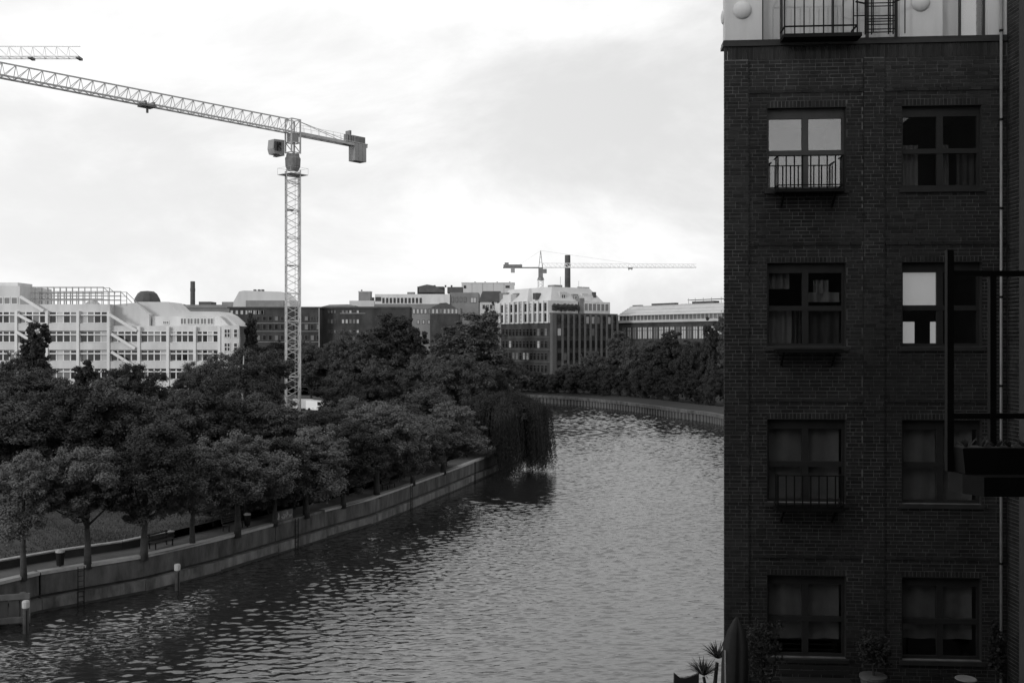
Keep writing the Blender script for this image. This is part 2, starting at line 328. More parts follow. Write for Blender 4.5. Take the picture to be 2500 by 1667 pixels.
# ------------------------------------------------------------------ trees
def crown_mesh(name, kind, seed, h, w, trunk, nleaf, leaf, m):
    """Foliage as many small leaf faces set in clumps along limbs; returns crown and trunk meshes, base at the origin."""
    r = np.random.default_rng(seed); ch = h-trunk; cz = trunk+ch*.52
    nl = {'poplar': 11, 'tall': 15}.get(kind, 15); lobes = []
    for i in range(nl):                                   # a few uneven boughs, each a cluster of leaf clumps
        t = (i+.5)/nl; z = -.95+1.75*t+r.uniform(-.2, .2); a = i*2.4+r.uniform(-.5, .5)
        k = 1.*{'poplar': .55*(1-.5*t), 'tall': .62*(1.05-.55*t), 'spread': .66*(1-.3*max(z, 0)), 'round': .6*math.sqrt(max(.12, 1-z*z*.8))}[kind]*r.uniform(.75, 1.15)
        lobes.append((k*math.cos(a), k*math.sin(a), z*.72, r.uniform(.22, .5)*({'poplar': .75, 'tall': .85}.get(kind, 1.))))
    lobes.append((r.uniform(-.15,.15), r.uniform(-.15,.15), .62, .38)); lobes.append((0, 0, 0, .5))
    cl, cr = [], []
    for x, y, z, q in lobes:
        for j in range(int(60*q)):
            d = r.normal(size=3); d /= np.linalg.norm(d); d[2] = d[2]*1.05; m_ = q*r.uniform(.3, 1.1)
            cl.append([(x+d[0]*m_)*w*.5, (y+d[1]*m_)*w*.5, cz+(z+d[2]*m_*.85)*ch*.5]); cr.append(q*r.uniform(.14, .36)*w*.5)
    cl = np.array(cl); cr = np.array(cr); nc = len(cl); cl[:, 2] = np.maximum(cl[:, 2], trunk*.9+.06*w*r.random(nc))
    vol = cr**2; idx = r.choice(nc, nleaf, p=vol/vol.sum())
    d = r.normal(size=(nleaf, 3)); d /= np.linalg.norm(d, axis=1)[:, None]
    rad = cr[idx]*np.abs(r.normal(.8, .3, nleaf))
    c = cl[idx]+d*rad[:, None]*np.array([1, 1, .9])
    nrm = d*.95+r.normal(size=(nleaf, 3))*.36+np.array([0, 0, .45]); nrm /= np.linalg.norm(nrm, axis=1)[:, None]
    a = np.cross(nrm, r.normal(size=(nleaf, 3))); a /= np.linalg.norm(a, axis=1)[:, None]; b = np.cross(nrm, a)
    s = leaf*r.uniform(.55, 1.25, nleaf)[:, None]
    v = np.stack([c-a*s, c-b*s*.55+nrm*s*.12, c+a*s, c+b*s*.55+nrm*s*.12], 1).reshape(-1, 3)
    me = bpy.data.meshes.new(name+'_crown'); me.vertices.add(len(v)); me.vertices.foreach_set('co', v.astype(np.float32).ravel())
    me.loops.add(len(v)); me.loops.foreach_set('vertex_index', np.arange(len(v), dtype=np.int32))
    me.polygons.add(nleaf); me.polygons.foreach_set('loop_start', np.arange(0, len(v), 4, dtype=np.int32)); me.polygons.foreach_set('loop_total', np.full(nleaf, 4, np.int32))
    me.update(calc_edges=True); me.materials.append(M[m])
    mb = MB(); tr = max(.09, h*.018)
    mb.tube([(0,0,-.25), (.03*h*.2,0,trunk*.6), (0,.02*h*.2,trunk), (0,0,cz+ch*.2)], [tr*1.35, tr, tr*.85, tr*.3], 8)
    for q in r.choice(nc, 13, replace=False):
        e = cl[q]; st = np.array([0, 0, trunk*r.uniform(.8, 1.0)+ch*r.uniform(0, .2)]); mid = (st+e)/2+np.array([0, 0, -.04*h])
        mb.tube([st, mid, e], [tr*.5, tr*.32, tr*.1], 5)
    return me, mb.mesh(name+'_trunk', 'bark', True)

PROTO = {}
for i in range(5): PROTO['quay%d' % i] = crown_mesh('quay', ('spread','round','spread','spread','round')[i], 20+i, 7., 5., (2.3,2.1,2.0,2.2,1.8)[i], 64000, .062, 'leaf2' if i == 4 else 'leaf3')
for i in range(5): PROTO['park%d' % i] = crown_mesh('park', ('round','spread')[i % 2], 40+i, 12., 9., 1.6, 62000, .12, ('leaf','leaf2','leaf')[i % 3])
for i in range(3): PROTO['tall%d' % i] = crown_mesh('tall', 'tall', 60+i, 18., 10., 2.2, 46000, .19, ('leaf2','leaf')[i % 2])
for i in range(2): PROTO['slim%d' % i] = crown_mesh('slim', 'poplar', 70+i, 15., 7., 1.5, 16000, .26, 'leaf2')
SIZE = dict(quay=(7., 5.), park=(12., 9.), tall=(18., 10.), slim=(15., 7.))
def tree(x, Y, ytop, wpx, kind, label, group, gz=2.75, name='park_tree', X=None, low=0.):
    X = wx(x, Y) if X is None else X
    k = kind[:-1]; h0, w0 = SIZE[k]
    h = wz(ytop, Y)-gz; w = wpx*Y/F
    o = thing(name, label, 'tree', (X, Y, gz), random.uniform(0, 6.28), group)
    q_ = {'quay': 1.2, 'park': 1.2, 'tall': 1.15, 'slim': 1.1}[k]; sc = (w/w0*q_, w/w0*q_, h/h0*1.03)
    put(PROTO[kind][0], 'crown', o, (0, 0, -low), sc=(sc[0], sc[1], sc[2]*(1+low/h))); put(PROTO[kind][1], 'trunk', o, sc=sc)
    return o
ORD = 'first second third fourth fifth sixth seventh eighth ninth tenth eleventh twelfth'.split()
# row on the promenade: x, depth, top row, crown width in photo pixels
for i, (x, Y, yt, w, k) in enumerate([(58,56.2,1112,205,'quay0'),(214,59.2,1092,235,'quay1'),(352,61.6,1056,250,'quay4'),(470,65.4,1092,190,'quay2'),(580,68.6,1066,235,'quay3'),(672,72.5,1080,180,'quay4'),(748,76,1052,215,'quay0'),(838,80.5,1040,180,'quay4'),(920,86,992,225,'quay1'),(1008,93,1024,170,'quay2'),(1082,101,990,200,'quay3')]):
    tree(x, Y, yt, w, k, '%s tree from the left in the row standing on the quay promenade' % ORD[i], 'young trees along the promenade', QZ, 'promenade_tree', low=0. if i < 4 else 1.1)
mid = [  # second and third line in the park
 (-10,76,975,250,'park0','leafy park tree cut by the left picture edge behind the promenade trees'),
 (135,79,945,260,'park1','dark park tree behind the second promenade tree from the left'),
 (280,82,935,240,'park2','park tree rising behind the third promenade tree'),
 (395,81,1000,200,'park3','low rounded park tree behind the fourth promenade tree'),
 (500,85,960,220,'park4','park tree in the middle of the left tree mass, below the pale birch trunk'),
 (610,89,975,210,'park0','park tree just left of the hidden crane foot, second line'),
 (705,90,1015,170,'park2','low park tree in front of the white vehicles by the crane'),
 (795,94,1005,180,'park1','park tree right of the white vehicles, second line'),
 (890,99,970,190,'park3','park tree above the middle of the promenade, second line'),
 (985,106,990,170,'park4','dense park tree left of the weeping willow, second line'),
 (1062,114,962,170,'park0','park tree touching the left side of the weeping willow'),
 (20,112,898,220,'park3','bushy tree below the white building at the left picture edge'),
 (120,116,908,170,'park2','bushy tree below the slim tree in front of the white building'),
 (208,110,880,120,'slim0','narrow pointed treetop in front of the white building'),
 (302,115,893,170,'park1','rounded treetop below the diagonal braces of the white building'),
 (395,118,948,140,'park4','low treetop under the right half of the white building'),
 (470,122,905,130,'park0','treetop below the right end of the white building'),
 (545,121,874,150,'park2','tree in front of the right corner of the white building'),
 (620,129,848,160,'park3','tall park tree covering the lower left legs of the crane mast'),
 (852,131,935,120,'park1','tree right of the crane foot beyond the white vans'),
 (862,133,912,150,'park4','park tree right of the crane, third line'),
 (950,136,885,150,'park2','park tree half way between crane and weeping willow'),
 (1040,138,882,150,'park0','park tree behind and left of the weeping willow'),
 (1120,142,868,150,'park3','park tree directly behind the weeping willow'),
 (1185,152,895,100,'park1','small tree on the point of the left bank behind the willow'),
 (85,150,793,110,'slim1','slim tree standing alone before the left part of the white building'),
 (690,112,1000,150,'park4','low bushy tree at the foot of the crane mast'),
 (612,118,930,150,'park1','dense tree left of the crane foot, third line'),
 (470,100,960,190,'park2','dense park tree below the right half of the white building'),
 (560,108,925,170,'park4','dense park tree around the pale birch trunk'),
 (28,152,868,90,'park2','small treetop left of the slim tree at the white building'),
 (614,205,765,60,'slim0','dark slim tree between the white building and the dark brick building'),
 (665,200,835,110,'park4','tree behind the crane mast at half height'),
 (760,200,845,120,'park0','tree below the dark brick building, right of the mast'),
 (838,202,815,120,'park2','tree below the gap of the dark office buildings'),
 (945,196,766,170,'tall0','tallest dark tree before the long building with pale attic'),
 (888,188,818,120,'tall1','tall tree left of the tallest dark tree'),
 (1005,196,786,110,'tall2','tall tree right of the tallest dark tree'),
 (1070,178,815,110,'tall0','tall tree below the dark hipped roof house'),
 (1152,166,775,215,'tall1','broad tall tree left of the office block with stone fins'),
 (1228,168,872,90,'park3','small tree at the foot of the office block, above the willow')]
for x, Y, yt, w, k, lab in mid: tree(x, Y, yt, w, k, lab, 'park trees on the left bank')
far = [(1196,270,747,60,'tall2','dark tree against the left end of the pale roofed office block'),
 (1258,264,905,100,'park1','low tree at the left foot of the office block on the far bank'),
 (1322,262,912,100,'park4','low tree below the corner pier of the office block'),
 (1396,260,893,100,'park0','far bank tree below the stone fins'),
 (1456,254,862,95,'park2','far bank tree at the right edge of the stone fins'),
 (1512,248,815,95,'tall1','tall far bank tree between the office block and the long shed'),
 (1574,240,828,115,'park3','far bank tree before the shed windows, left one'),
 (1640,230,808,115,'tall0','far bank tree before the middle of the long shed'),
 (1702,222,836,95,'park1','lower far bank tree with a shed window above it'),
 (1738,216,784,80,'tall2','far bank tree next to the brick building edge'),
 (1790,212,772,100,'tall1','far bank tree half hidden by the brick building')]
for x, Y, yt, w, k, lab in far: tree(x, Y, yt, w, k, lab, 'trees on the far bank', 1.95, 'far_bank_tree')
# short grass on the lawn beside the promenade
def grass():
    r = np.random.default_rng(9); n = 26000
    t = r.uniform(0, 1, n)**1.2; L = np.array(offset(EL, 3.3)[8:34]); i = t*(len(L)-1.01); k = i.astype(int); p = L[k]+(L[k+1]-L[k])*(i-k)[:, None]
    d = np.abs(r.normal(0, 7, n)); tn = L[k+1]-L[k]; tn /= np.linalg.norm(tn, axis=1)[:, None]; c = np.stack([p[:, 0]-tn[:, 1]*d, p[:, 1]+tn[:, 0]*d, np.full(n, 2.74)], 1)
    a = r.uniform(0, 6.28, n); w = np.stack([np.cos(a), np.sin(a), 0*a], 1)*r.uniform(.02, .06, n)[:, None]; h = np.stack([r.normal(0, .03, n), r.normal(0, .03, n), r.uniform(.05, .17, n)], 1)
    v = np.stack([c-w, c+w, c+h], 1).reshape(-1, 3)
    me = bpy.data.meshes.new('lawn_grass'); me.from_pydata(v.tolist(), [], np.arange(3*n).reshape(-1, 3).tolist()); me.materials.append(M['leaf']); put(me, 'lawn_grass', kind='stuff', label='short uneven grass on the lawn behind the promenade trees', cat='grass')
grass()

# weeping willow hanging over the river
def willow():
    X, Y = -1.6, 118.0
    o = thing('weeping_willow', 'dark weeping willow hanging over the river at the bend', 'tree', (X, Y, QZ))
    r = np.random.default_rng(5); mb = MB()
    mb.tube([(0,0,-.3),(.2,-.1,2.2),(.3,0,4.5)], [.42,.36,.26], 9)
    tips = []
    for i in range(26):
        a = r.uniform(0, 6.28); d = r.uniform(.8, 4.3); z = 6.7-.11*d*d*.55+r.uniform(-.5, .5)
        e = Vector((.6+d*math.cos(a)*1.1, d*math.sin(a), z)); tips.append(e)
        mb.tube([(.3,0,3.2+r.uniform(0,1)), Vector((.3,0,4.6)).lerp(e, .5)+Vector((0,0,.7)), e], [.15,.09,.03], 5)
    mb.build('trunk', 'bark', o, smooth=True)
    n = 5600
    V = []
    for i in range(n):
        ci = r.integers(0, 17); a = ci*6.2832/17+.5*math.sin(ci*1.7)+r.normal(0, .13); d = 5.9*math.sqrt(r.uniform(.0, 1))*(.86+.16*math.sin(ci*2.3)); d *= 1+.12*math.sin(3*a+1)+.06*math.sin(7*a)
        x = .6+d*math.cos(a)*1.0; y = d*math.sin(a); top = 6.9-.045*d*d*1.15+r.uniform(-.55, .35)+.35*math.sin(2.3*x)*math.cos(1.7*y)
        edge = d/5.6
        bot = r.uniform(-2.35, .9) if edge > .5 else r.uniform(.5, 3.6)
        if x < .3: bot = max(bot, r.uniform(.7, 2.4))
        bot += .9*math.sin(ci*3.1)+.3*r.normal(); bot = max(bot, -2.2); L = top-bot; k = int(L/.17)
        sx, sy = r.normal(0, .12, 2)
        for j in range(k):
            t = j/max(k, 1); p = np.array([x+sx*t*L*.5+.35*math.cos(a)*math.sin(t*3.14*.5), y+sy*t*L*.5+.35*math.sin(a)*math.sin(t*3.14*.5), top-t*L])+r.normal(0, .05, 3)
            b = r.uniform(0, 6.28); w = np.array([math.cos(b), math.sin(b), 0])*.05; dn = np.array([r.normal(0, .06), r.normal(0, .06), -.2])
            V += [p-w, p+dn*.5+w*.8*0, p+dn, p+w]
    V = np.array(V); nf = len(V)//4
    me = bpy.data.meshes.new('willow_strands'); me.from_pydata(V.tolist(), [], [(4*i, 4*i+1, 4*i+2, 4*i+3) for i in range(nf)]); me.materials.append(M['leafw']); me.update()
    put(me, 'crown', o)
    # domed top of short twigs
    c2, _ = crown_mesh('willowtop', 'spread', 77, 5.2, 9.4, 0.6, 22000, .1, 'leafw'); put(c2, 'crown', o, (.6, 0, 3.1), sc=(1, 1, .85))
willow()

# low hedges and ground cover between promenade and park
def shrub(x, Y, w, h, label, name='park_shrub', X=None, gz=2.75, group='shrubs behind the promenade'):
    o = thing(name, label, 'shrub', (wx(x, Y) if X is None else X, Y, gz), random.uniform(0, 6), group)
    k = 'quay4' if 'far' in name else 'quay%d' % random.randrange(4); sc = (w/5., w/5., h/5.1)
    put(PROTO[k][0], 'foliage', o, (0, 0, -1.9*h/5.1), sc=sc); put(PROTO[k][1], 'stem', o, (0,0,-.4), sc=(w/9, w/9, h/10)); return o
for i, (x, Y, w, h) in enumerate([(520,71,3.6,1.7),(590,73.5,3.6,2.),(655,76,3.8,2.2),(720,78.5,3.8,2.),(790,82,4,2.2),(850,85.5,4,2.3),(915,89.5,4,2.2),(975,94,4,2.4),(1035,99,4.2,2.6),(1090,105,4.4,2.8),(1140,114,4.4,3)]):
    shrub(x, Y, w, h, '%s low shrub from the left beside the middle and right promenade' % ORD[i])
for i, (x, Y, w, h) in enumerate([(1272,262,8,6),(1318,258,8,5.5),(1362,255,8,6),(1408,251,8,6.5),(1450,247,8,7),(1490,242,8,7.5),(1530,238,8,7),(1572,232,8,7),(1612,227,8,7),(1655,221,8,7),(1700,214,8,7),(1745,207,8,7.5)]):
    shrub(x, Y, w, h, '%s bushy shrub from the left along the far bank path' % ORD[i], 'far_bank_shrub', gz=1.95, group='shrubs along the far bank path')
# ------------------------------------------------------------------ cranes
def truss_mast(o, s, z0, z1, sec, m, legw=.16, br=.07):
    """square lattice mast, each leg and each section's bracing its own part"""
    h = s/2; cs = [(-h,-h),(h,-h),(h,h),(-h,h)]
    for c in cs: MB().box(c[0]-legw/2, c[0]+legw/2, c[1]-legw/2, c[1]+legw/2, z0, z1).build('mast_leg', m, o)
    z = z0; i = 0
    while z < z1-.2:
        t = min(z+sec, z1); mb = MB()
        for k in range(4):
            a, b = cs[k], cs[(k+1) % 4]; n = 4
            mb.bar((*a, z), (*b, z), br*1.3); mb.bar((*a, z+.0*sec), (*b, z), br*1.2)
            for j in range(n):
                p, q = (a, b) if (j+k) % 2 == 0 else (b, a)
                mb.bar((*p, z+(t-z)*j/n), (*q, z+(t-z)*(j+1)/n), br)
        if i % 2 == 0: mb.box(-h*.9, h*.1, -h*.8, h*.8, z-.04, z+.02)
        mb.bar((h*.35, h*.2, z), (h*.35, h*.2, t), .05); mb.bar((h*.75, h*.2, z), (h*.75, h*.2, t), .05)
        mb.build('mast_bracing', m, o); z = t; i += 1
def jib(o, L, z, d, w, m, n, tip=1., x0=0., ch=.13, br=.06, seg=4):
    """triangular jib along local +x: two lower chords, one upper chord, lacing; sections are parts"""
    pts = [x0+(L-x0)*i/n for i in range(n+1)]
    dd = lambda x: d*(1-(1-tip)*(x-x0)/(L-x0))
    for k in range(0, n, seg):
        mb = MB(); a, b = pts[k], pts[min(k+seg, n)]
        for s in (-1, 1): mb.bar((a, s*w/2, z), (b, s*w/2, z), ch, ch*1.3)
        mb.bar((a, 0, z+dd(a)), (b, 0, z+dd(b)), ch)
        for i in range(k, min(k+seg, n)):
            p, q = pts[i], pts[i+1]; mx = (p+q)/2
            for s in (-1, 1):
                mb.bar((p, s*w/2, z), (p, 0, z+dd(p)), br); mb.bar((q, s*w/2, z), (p, 0, z+dd(p)), br)
            mb.bar((p, -w/2, z), (p, w/2, z), br); mb.bar((p, -w/2, z), (q, w/2, z), br)
        mb.build('jib_section', m, o)

cr = thing('tower_crane', 'large flat-top tower crane rising above the trees on the left bank', 'crane', (wx(715, 140), 140, 2.75))
JA = math.atan2(-30., -25.9)                                    # the jib swings towards the camera and to the left
B = cr.location.z
mst = thing('mast', None, None); mst.parent = cr; mst.rotation_euler = (0, 0, R(17.7)); mst.name = 'mast'
truss_mast(mst, 1.88, 0, 39.3-B+.2, 3.9, 'crane', .19, .075)
MB().box(-1.6, 1.6, -1.6, 1.6, -.2, .5).build('foundation_block', 'concretelow', cr)
top = thing('slewing_top', None, None); top.parent = cr; top.rotation_euler = (0, 0, JA)
zt = 41.2-B
mb = MB(); mb.lathe([(.8,-1.7),(1.05,-1.1),(1.1,0),(.95,.2),(.9,.6)], 14, (0,0,zt)); mb.build('slewing_ring', 'craned', top)
mb = MB(); mb.box(-1.5, 1.5, -1.5, 1.5, zt-2.35, zt-2.27)
for a in (-1.5, 1.5):
    mb.bar((-1.5, a, zt-1.4), (1.5, a, zt-1.4), .025); mb.bar((a, -1.5, zt-1.4), (a, 1.5, zt-1.4), .025)
    for b in (-1.5, 1.5): mb.bar((a, b, zt-2.3), (a, b, zt-1.4), .025)
mb.build('climbing_platform', 'crane', top)
mb = MB(); zj = 44.8-B
for x in (-.75, .75):
    for y in (-.7, .7): mb.box(x-.09, x+.09, y-.09, y+.09, zt+.7, zj+1.9)
for z in (zt+.8, zt+2.2, zj, zj+1.85):
    for y in (-.7, .7): mb.bar((-.75, y, z), (.75, y, z), .12)
    for x in (-.75, .75): mb.bar((x, -.7, z), (x, .7, z), .12)
for y in (-.7, .7): mb.bar((-.75, y, zt+.8), (.75, y, zt+2.2), .09); mb.bar((.75, y, zj), (-.75, y, zj+1.85), .09)
mb.build('tower_head', 'crane', top)
mb = MB(); mb.box(-.55, .55, -.62, .62, zt+2.3, zj-.1); mb.build('switch_cabinet', 'ballast', top)
jib(top, 60, zj, 1.85, 1.4, 'crane', 40, .75, .8, .15, .06, 5)
mb = MB()
for y in (-.55, .55): mb.box(-13.2, -.7, y-.11, y+.11, zj-.25, zj+.2)
for i in range(9): mb.bar((-1-i*1.4, -.55, zj), (-1-i*1.4, .55, zj), .1)
mb.box(-13.2, -9, -.75, .75, zj+.2, zj+.3)
mb.build('counter_jib', 'crane', top)
mb = MB()
for y in (-.75, .75):
    mb.bar((-.75, 0, zj+1.85), (-9.2, y*.7, zj+.3), .06); mb.bar((-.75, y, zj+1.1), (-11, y, zj+1.1), .03)
    for i in range(8): mb.bar((-1.2-i*1.35, y, zj+.2), (-1.2-i*1.35, y, zj+1.1), .03)
mb.build('tie_rod', 'crane', top)
for i in range(3): MB().box(-12.9+i*.75, -12.2+i*.75, -.72, .72, zj-2.45, zj+.15).build('counterweight', 'ballast', top)
mb = MB(); mb.box(-12.8, -10.3, -.6, .6, zj+.3, zj+1.25); mb.lathe([(.35,0),(.35,1.)], 10, (-9.6,0,zj+.3)); mb.box(-10.2, -9.9, -.5, .5, zj+.3, zj+1.9); mb.build('hoist_winch', 'craned', top)
mb = MB(); mb.box(.9, 1.5, -2.6, -.7, zt+.35, zt+.5); mb.xz([(.75,zt+.5),(2.35,zt+.5),(2.6,zt+1.2),(2.45,zt+2.5),(.75,zt+2.6)], -2.35, -.95); mb.build('operator_cabin', ['ballast'], top)
mb = MB(); mb.xz([(1.25,zt+.9),(2.3,zt+.9),(2.5,zt+1.3),(2.38,zt+2.2),(1.25,zt+2.2)], -2.37, -.93); mb.build('cabin_window', 'paned', top)
mb = MB(); mb.box(21.2, 22.9, -.75, .75, zj-.32, zj-.12); mb.box(21.4, 21.6, -.8, .8, zj-.1, zj+.3); mb.box(22.5, 22.7, -.8, .8, zj-.1, zj+.3); mb.bar((22,0,zj-.3),(22,0,zj-1.),.22); mb.build('trolley', 'craned', top)

c2 = thing('jib_crane', 'pale lattice jib tip of a second tower crane entering at the upper left', 'crane', (wx(-560, 150), 150, 2.75))
j2 = thing('jib', None, None); j2.parent = c2
zc = wz(141, 150)-2.75
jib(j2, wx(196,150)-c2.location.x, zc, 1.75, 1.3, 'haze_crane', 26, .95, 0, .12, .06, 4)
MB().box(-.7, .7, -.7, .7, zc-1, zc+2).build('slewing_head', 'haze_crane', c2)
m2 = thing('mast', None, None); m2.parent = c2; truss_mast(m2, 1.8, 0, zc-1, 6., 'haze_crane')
mb = MB(); e = wx(196,150)-c2.location.x
for x in (e-.4, e-7.6, e-14): mb.box(x, x+.5, -.7, .7, zc-.3, zc+.05)
mb.build('jib_end_stop', 'craned', j2)

def far_crane():
    Y = 330; o = thing('hammerhead_crane', 'distant hammerhead crane with a dark pointed head above the office roofs', 'crane', (wx(1320, Y), Y, 2))
    k = Y/F; zj = wz(653, Y)-2; za = wz(612, Y)-2
    m = thing('mast', None, None); m.parent = o; truss_mast(m, 1.7, 0, wz(683, Y)-2, 5., 'crane', .2, .09)
    mb = MB(); mb.lathe([(1.2,0),(.9,.9)], 8, (0,0,wz(684,Y)-2)); mb.box(-.75, .75, -.75, .75, wz(678,Y)-2, zj); mb.build('slewing_head', 'craned', o)
    mb = MB(); mb.box(.7, 2.0, -.9, .5, wz(667,Y)-2, wz(657,Y)-2); mb.build('operator_cabin', 'craned', o)
    mb = MB()
    for x in (-.6, .6):
        for y in (-.6, .6): mb.bar((x, y, zj), (0, 0, za), .17)
    for t in (.3, .6): mb.bar((-.6*(1-t), 0, zj+(za-zj)*t), (.6*(1-t), 0, zj+(za-zj)*t), .12)
    mb.build('tower_peak', 'craned', o)
    jib(o, wx(1700,Y)-wx(1320,Y), zj, 1.4, 1.3, 'haze_crane', 34, .8, .7, .16, .09, 4)
    mb = MB(); mb.box(wx(1228,Y)-wx(1320,Y), -.6, -.6, .6, zj-.25, zj+.1); mb.box(wx(1229,Y)-wx(1320,Y), wx(1275,Y)-wx(1320,Y), -.7, .7, zj+.1, zj+.95); mb.box(wx(1232,Y)-wx(1320,Y), wx(1242,Y)-wx(1320,Y), -.5, .5, zj+.9, zj+1.6); mb.build('counter_jib', 'craned', o)
    mb = MB(); mb.box(wx(1247,Y)-wx(1320,Y), wx(1257,Y)-wx(1320,Y), -.7, .7, zj-1.7, zj-.2); mb.build('counterweight', 'ballast', o)
    mb = MB(); mb.bar((0,0,za), (wx(1260,Y)-wx(1320,Y),0,zj+.2), .06); mb.bar((0,0,za), (wx(1540,Y)-wx(1320,Y),0,zj+1.3), .06); mb.build('tie_rod', 'crane', o)
    mb = MB(); x = wx(1539,Y)-wx(1320,Y); mb.box(x-.7, x+.7, -.7, .7, zj-.5, zj-.1); mb.bar((x-.5,0,zj-.4),(x-.5,0,zj-1.),.2); mb.bar((x+.5,0,zj-.4),(x+.5,0,zj-.9),.2); mb.build('trolley', 'craned', o)
far_crane()

# ------------------------------------------------------------------ far buildings
WCACHE = {}
def winmesh(w, h, cols, rows, fr, mats, depth=.1):
    key = (round(w, 2), round(h, 2), cols, tuple(rows), round(fr, 3), mats)
    if key not in WCACHE:
        mb = MB(); mb.box(-w/2, w/2, -.03, .02, 0, h, 1)
        for i in range(cols+1): x = -w/2+fr/2+(w-fr)*i/cols; mb.box(x-fr/2, x+fr/2, -depth, -.02, 0, h)
        for t in (0,)+tuple(rows)+(1,): z = fr/2+(h-fr)*t; mb.box(-w/2-.002, w/2+.002, -depth-.004, -.022, z-fr/2, z+fr/2)
        WCACHE[key] = mb.mesh('window', mats)
    return WCACHE[key]
class Front:
    """a building whose front is laid out in photo pixels at its depth; local x to the right, y inward"""
    def __init__(s, name, label, x0, Y, cat='building', gz=2.2, group=None):
        s.Y, s.x0, s.k, s.gz = Y, x0, Y/F, gz
        s.o = thing(name, label, cat, (wx(x0, Y), Y, gz), 0, group)
    def X(s, x): return (x-s.x0)*s.k
    def Z(s, y): return wz(y, s.Y)-s.gz
    def body(s, name, m, x0, x1, ytop, d0, d1, ybot=None):
        return MB().box(s.X(x0), s.X(x1), d0, d1, 0 if ybot is None else s.Z(ybot), s.Z(ytop)).build(name, m, s.o)
    def prof(s, name, m, poly, d0, d1): return MB().xz([(s.X(x), s.Z(y)) for x, y in poly][::-1], d0, d1).build(name, m, s.o)
    def win(s, x0, x1, y0, y1, mats, d=0., cols=1, rows=(), fr=.1, parent=None):
        w, h = (x1-x0)*s.k, (y1-y0)*s.k
        return put(winmesh(w, h, cols, rows, fr, mats), 'window', parent or s.o, (s.X((x0+x1)/2), d, s.Z(y1)))

# white terraced office building at the left
wb = Front('white_office_building', 'white stepped office building with ribbon windows and diagonal braces at the left', 0, 193, gz=2.75)
q = lambda zx, zy=0: (zx/3.36, 640+zy/3.36)
qx = lambda z: z/3.36
qy = lambda z: 640+z/3.36
def slant(name, m, x0, x1, yt, d0, d1):
    X0, X1 = wb.X(x0), wb.X(x1); return MB().xy([(X0,d0),(X1,d0),(X1-.36*(d1-d0),d1),(X0,d1)], 0, wb.Z(yt)).build(name, m, wb.o)
wb.body('wall', 'white', -260, qx(900), qy(345), 0, 16); slant('wall', 'white', qx(900)+.05, qx(1835), qy(522), 0, 16)
wb.body('wall', 'white', -260, qx(150), qy(192), .6, 14, qy(346)); wb.body('roof_plant', 'white', -60, qx(82), qy(160), 3, 9, qy(193))
wb.prof('terrace_storey', 'white', [q(900,345),q(1060,330),q(1190,425),q(1190,521),q(901,521)], 2.2, 14)
wb.prof('roof', 'offwhite', [q(1040,521),q(1040,318),q(1310,318),q(1375,380),q(1400,398),q(1740,400),q(1800,430),q(1900,521)], 4.5, 13)
wb.prof('terrace_storey', 'white', [q(1200,440),q(1760,440),q(1840,521),q(1200,521)], 3.2, 12)
slant('end_wing', 'white', qx(1836), qx(1982), qy(520), -1.6, 12); None
PX = [-330,-90,145,395,650,900,1148,1385,1605,1805]
for i, p in enumerate(PX):
    wb.body('pillar', 'whitefr', qx(p-11), qx(p+11), qy(400 if p < 1000 else 530), -.75, 0)
FL = [(405,500),(565,657),(720,810),(868,960),(1018,1110)]
for i, (a, b) in enumerate(FL):
    x1 = 900 if i == 0 else 1805
    wb.body('spandrel', 'white', -260, qx(x1), qy(b+2), -.55, 0, qy(b+62)); wb.body('transom_ledge', 'whitefr', -260, qx(x1), qy(a+24), -.42, 0, qy(a+34))
    for j in range(len(PX)-1):
        if PX[j] >= x1: continue
        w = (PX[j+1]-PX[j]-26)/4.
        for c in range(4):
            m = random.choices(['paned','panem','panep'], [.66,.24,.1])[0]
            wb.win(qx(PX[j]+13+c*w), qx(PX[j]+13+(c+1)*w), qy(a), qy(b), ('whitefr', m), -.02, 1, (.68,), .11)
for c in range(4): wb.win(qx(-100+c*60), qx(-45+c*60), qy(285), qy(347), ('whitefr', 'panem'), .58, 1, (), .15)
for c in range(5): wb.win(qx(1435+c*56), qx(1488+c*56), qy(455), qy(510), ('whitefr', 'panem'), 3.18, 2, (), .12)
wb.win(qx(1290), qx(1340), qy(478), qy(508), ('whitefr', 'panem'), 3.18, 3, (), .1)
for z in (548, 660):
    for c, (a, b) in enumerate(((1858,1910),(1935,1970))): wb.win(qx(a), qx(b), qy(z), qy(z+72), ('whitefr', 'paned'), -1.62, 2 if c == 0 else 1, (.5,), .12)
for a, b, c, d in ((185,285,375,402),(165,432,330,522),(915,432,1135,565),(930,590,1122,708),(930,735,1112,852),(160,575,330,680)):
    MB().bar((wb.X(qx(a)), -.85, wb.Z(qy(b))), (wb.X(qx(c)), -.85, wb.Z(qy(d))), .4, .5).build('diagonal_brace', 'whitefr', wb.o)
def pergola(x0, x1, yt, yb, d, slope):
    mb = MB(); n = max(2, int((x1-x0)/52))
    for dd in (d, d+3.):
        for i in range(n+1):
            x = wb.X(qx(x0+(x1-x0)*i/n)); MB().box(x-.055, x+.055, dd, dd+.11, wb.Z(qy(yb)), wb.Z(qy(yt))).build('pergola_post', 'ballast', wb.o)
        for y in (yt, yt+(yb-yt)*.33, yt+(yb-yt)*.66): MB().box(wb.X(qx(x0))-.06, wb.X(qx(x1))+.06, dd-.02, dd+.13, wb.Z(qy(y)), wb.Z(qy(y))+.11).build('pergola_rail', 'ballast', wb.o)
        MB().bar((wb.X(qx(x1)), dd+.06, wb.Z(qy(yt))), (wb.X(qx(slope[0])), dd+.06, wb.Z(qy(slope[1]))), .12).build('pergola_brace', 'ballast', wb.o)
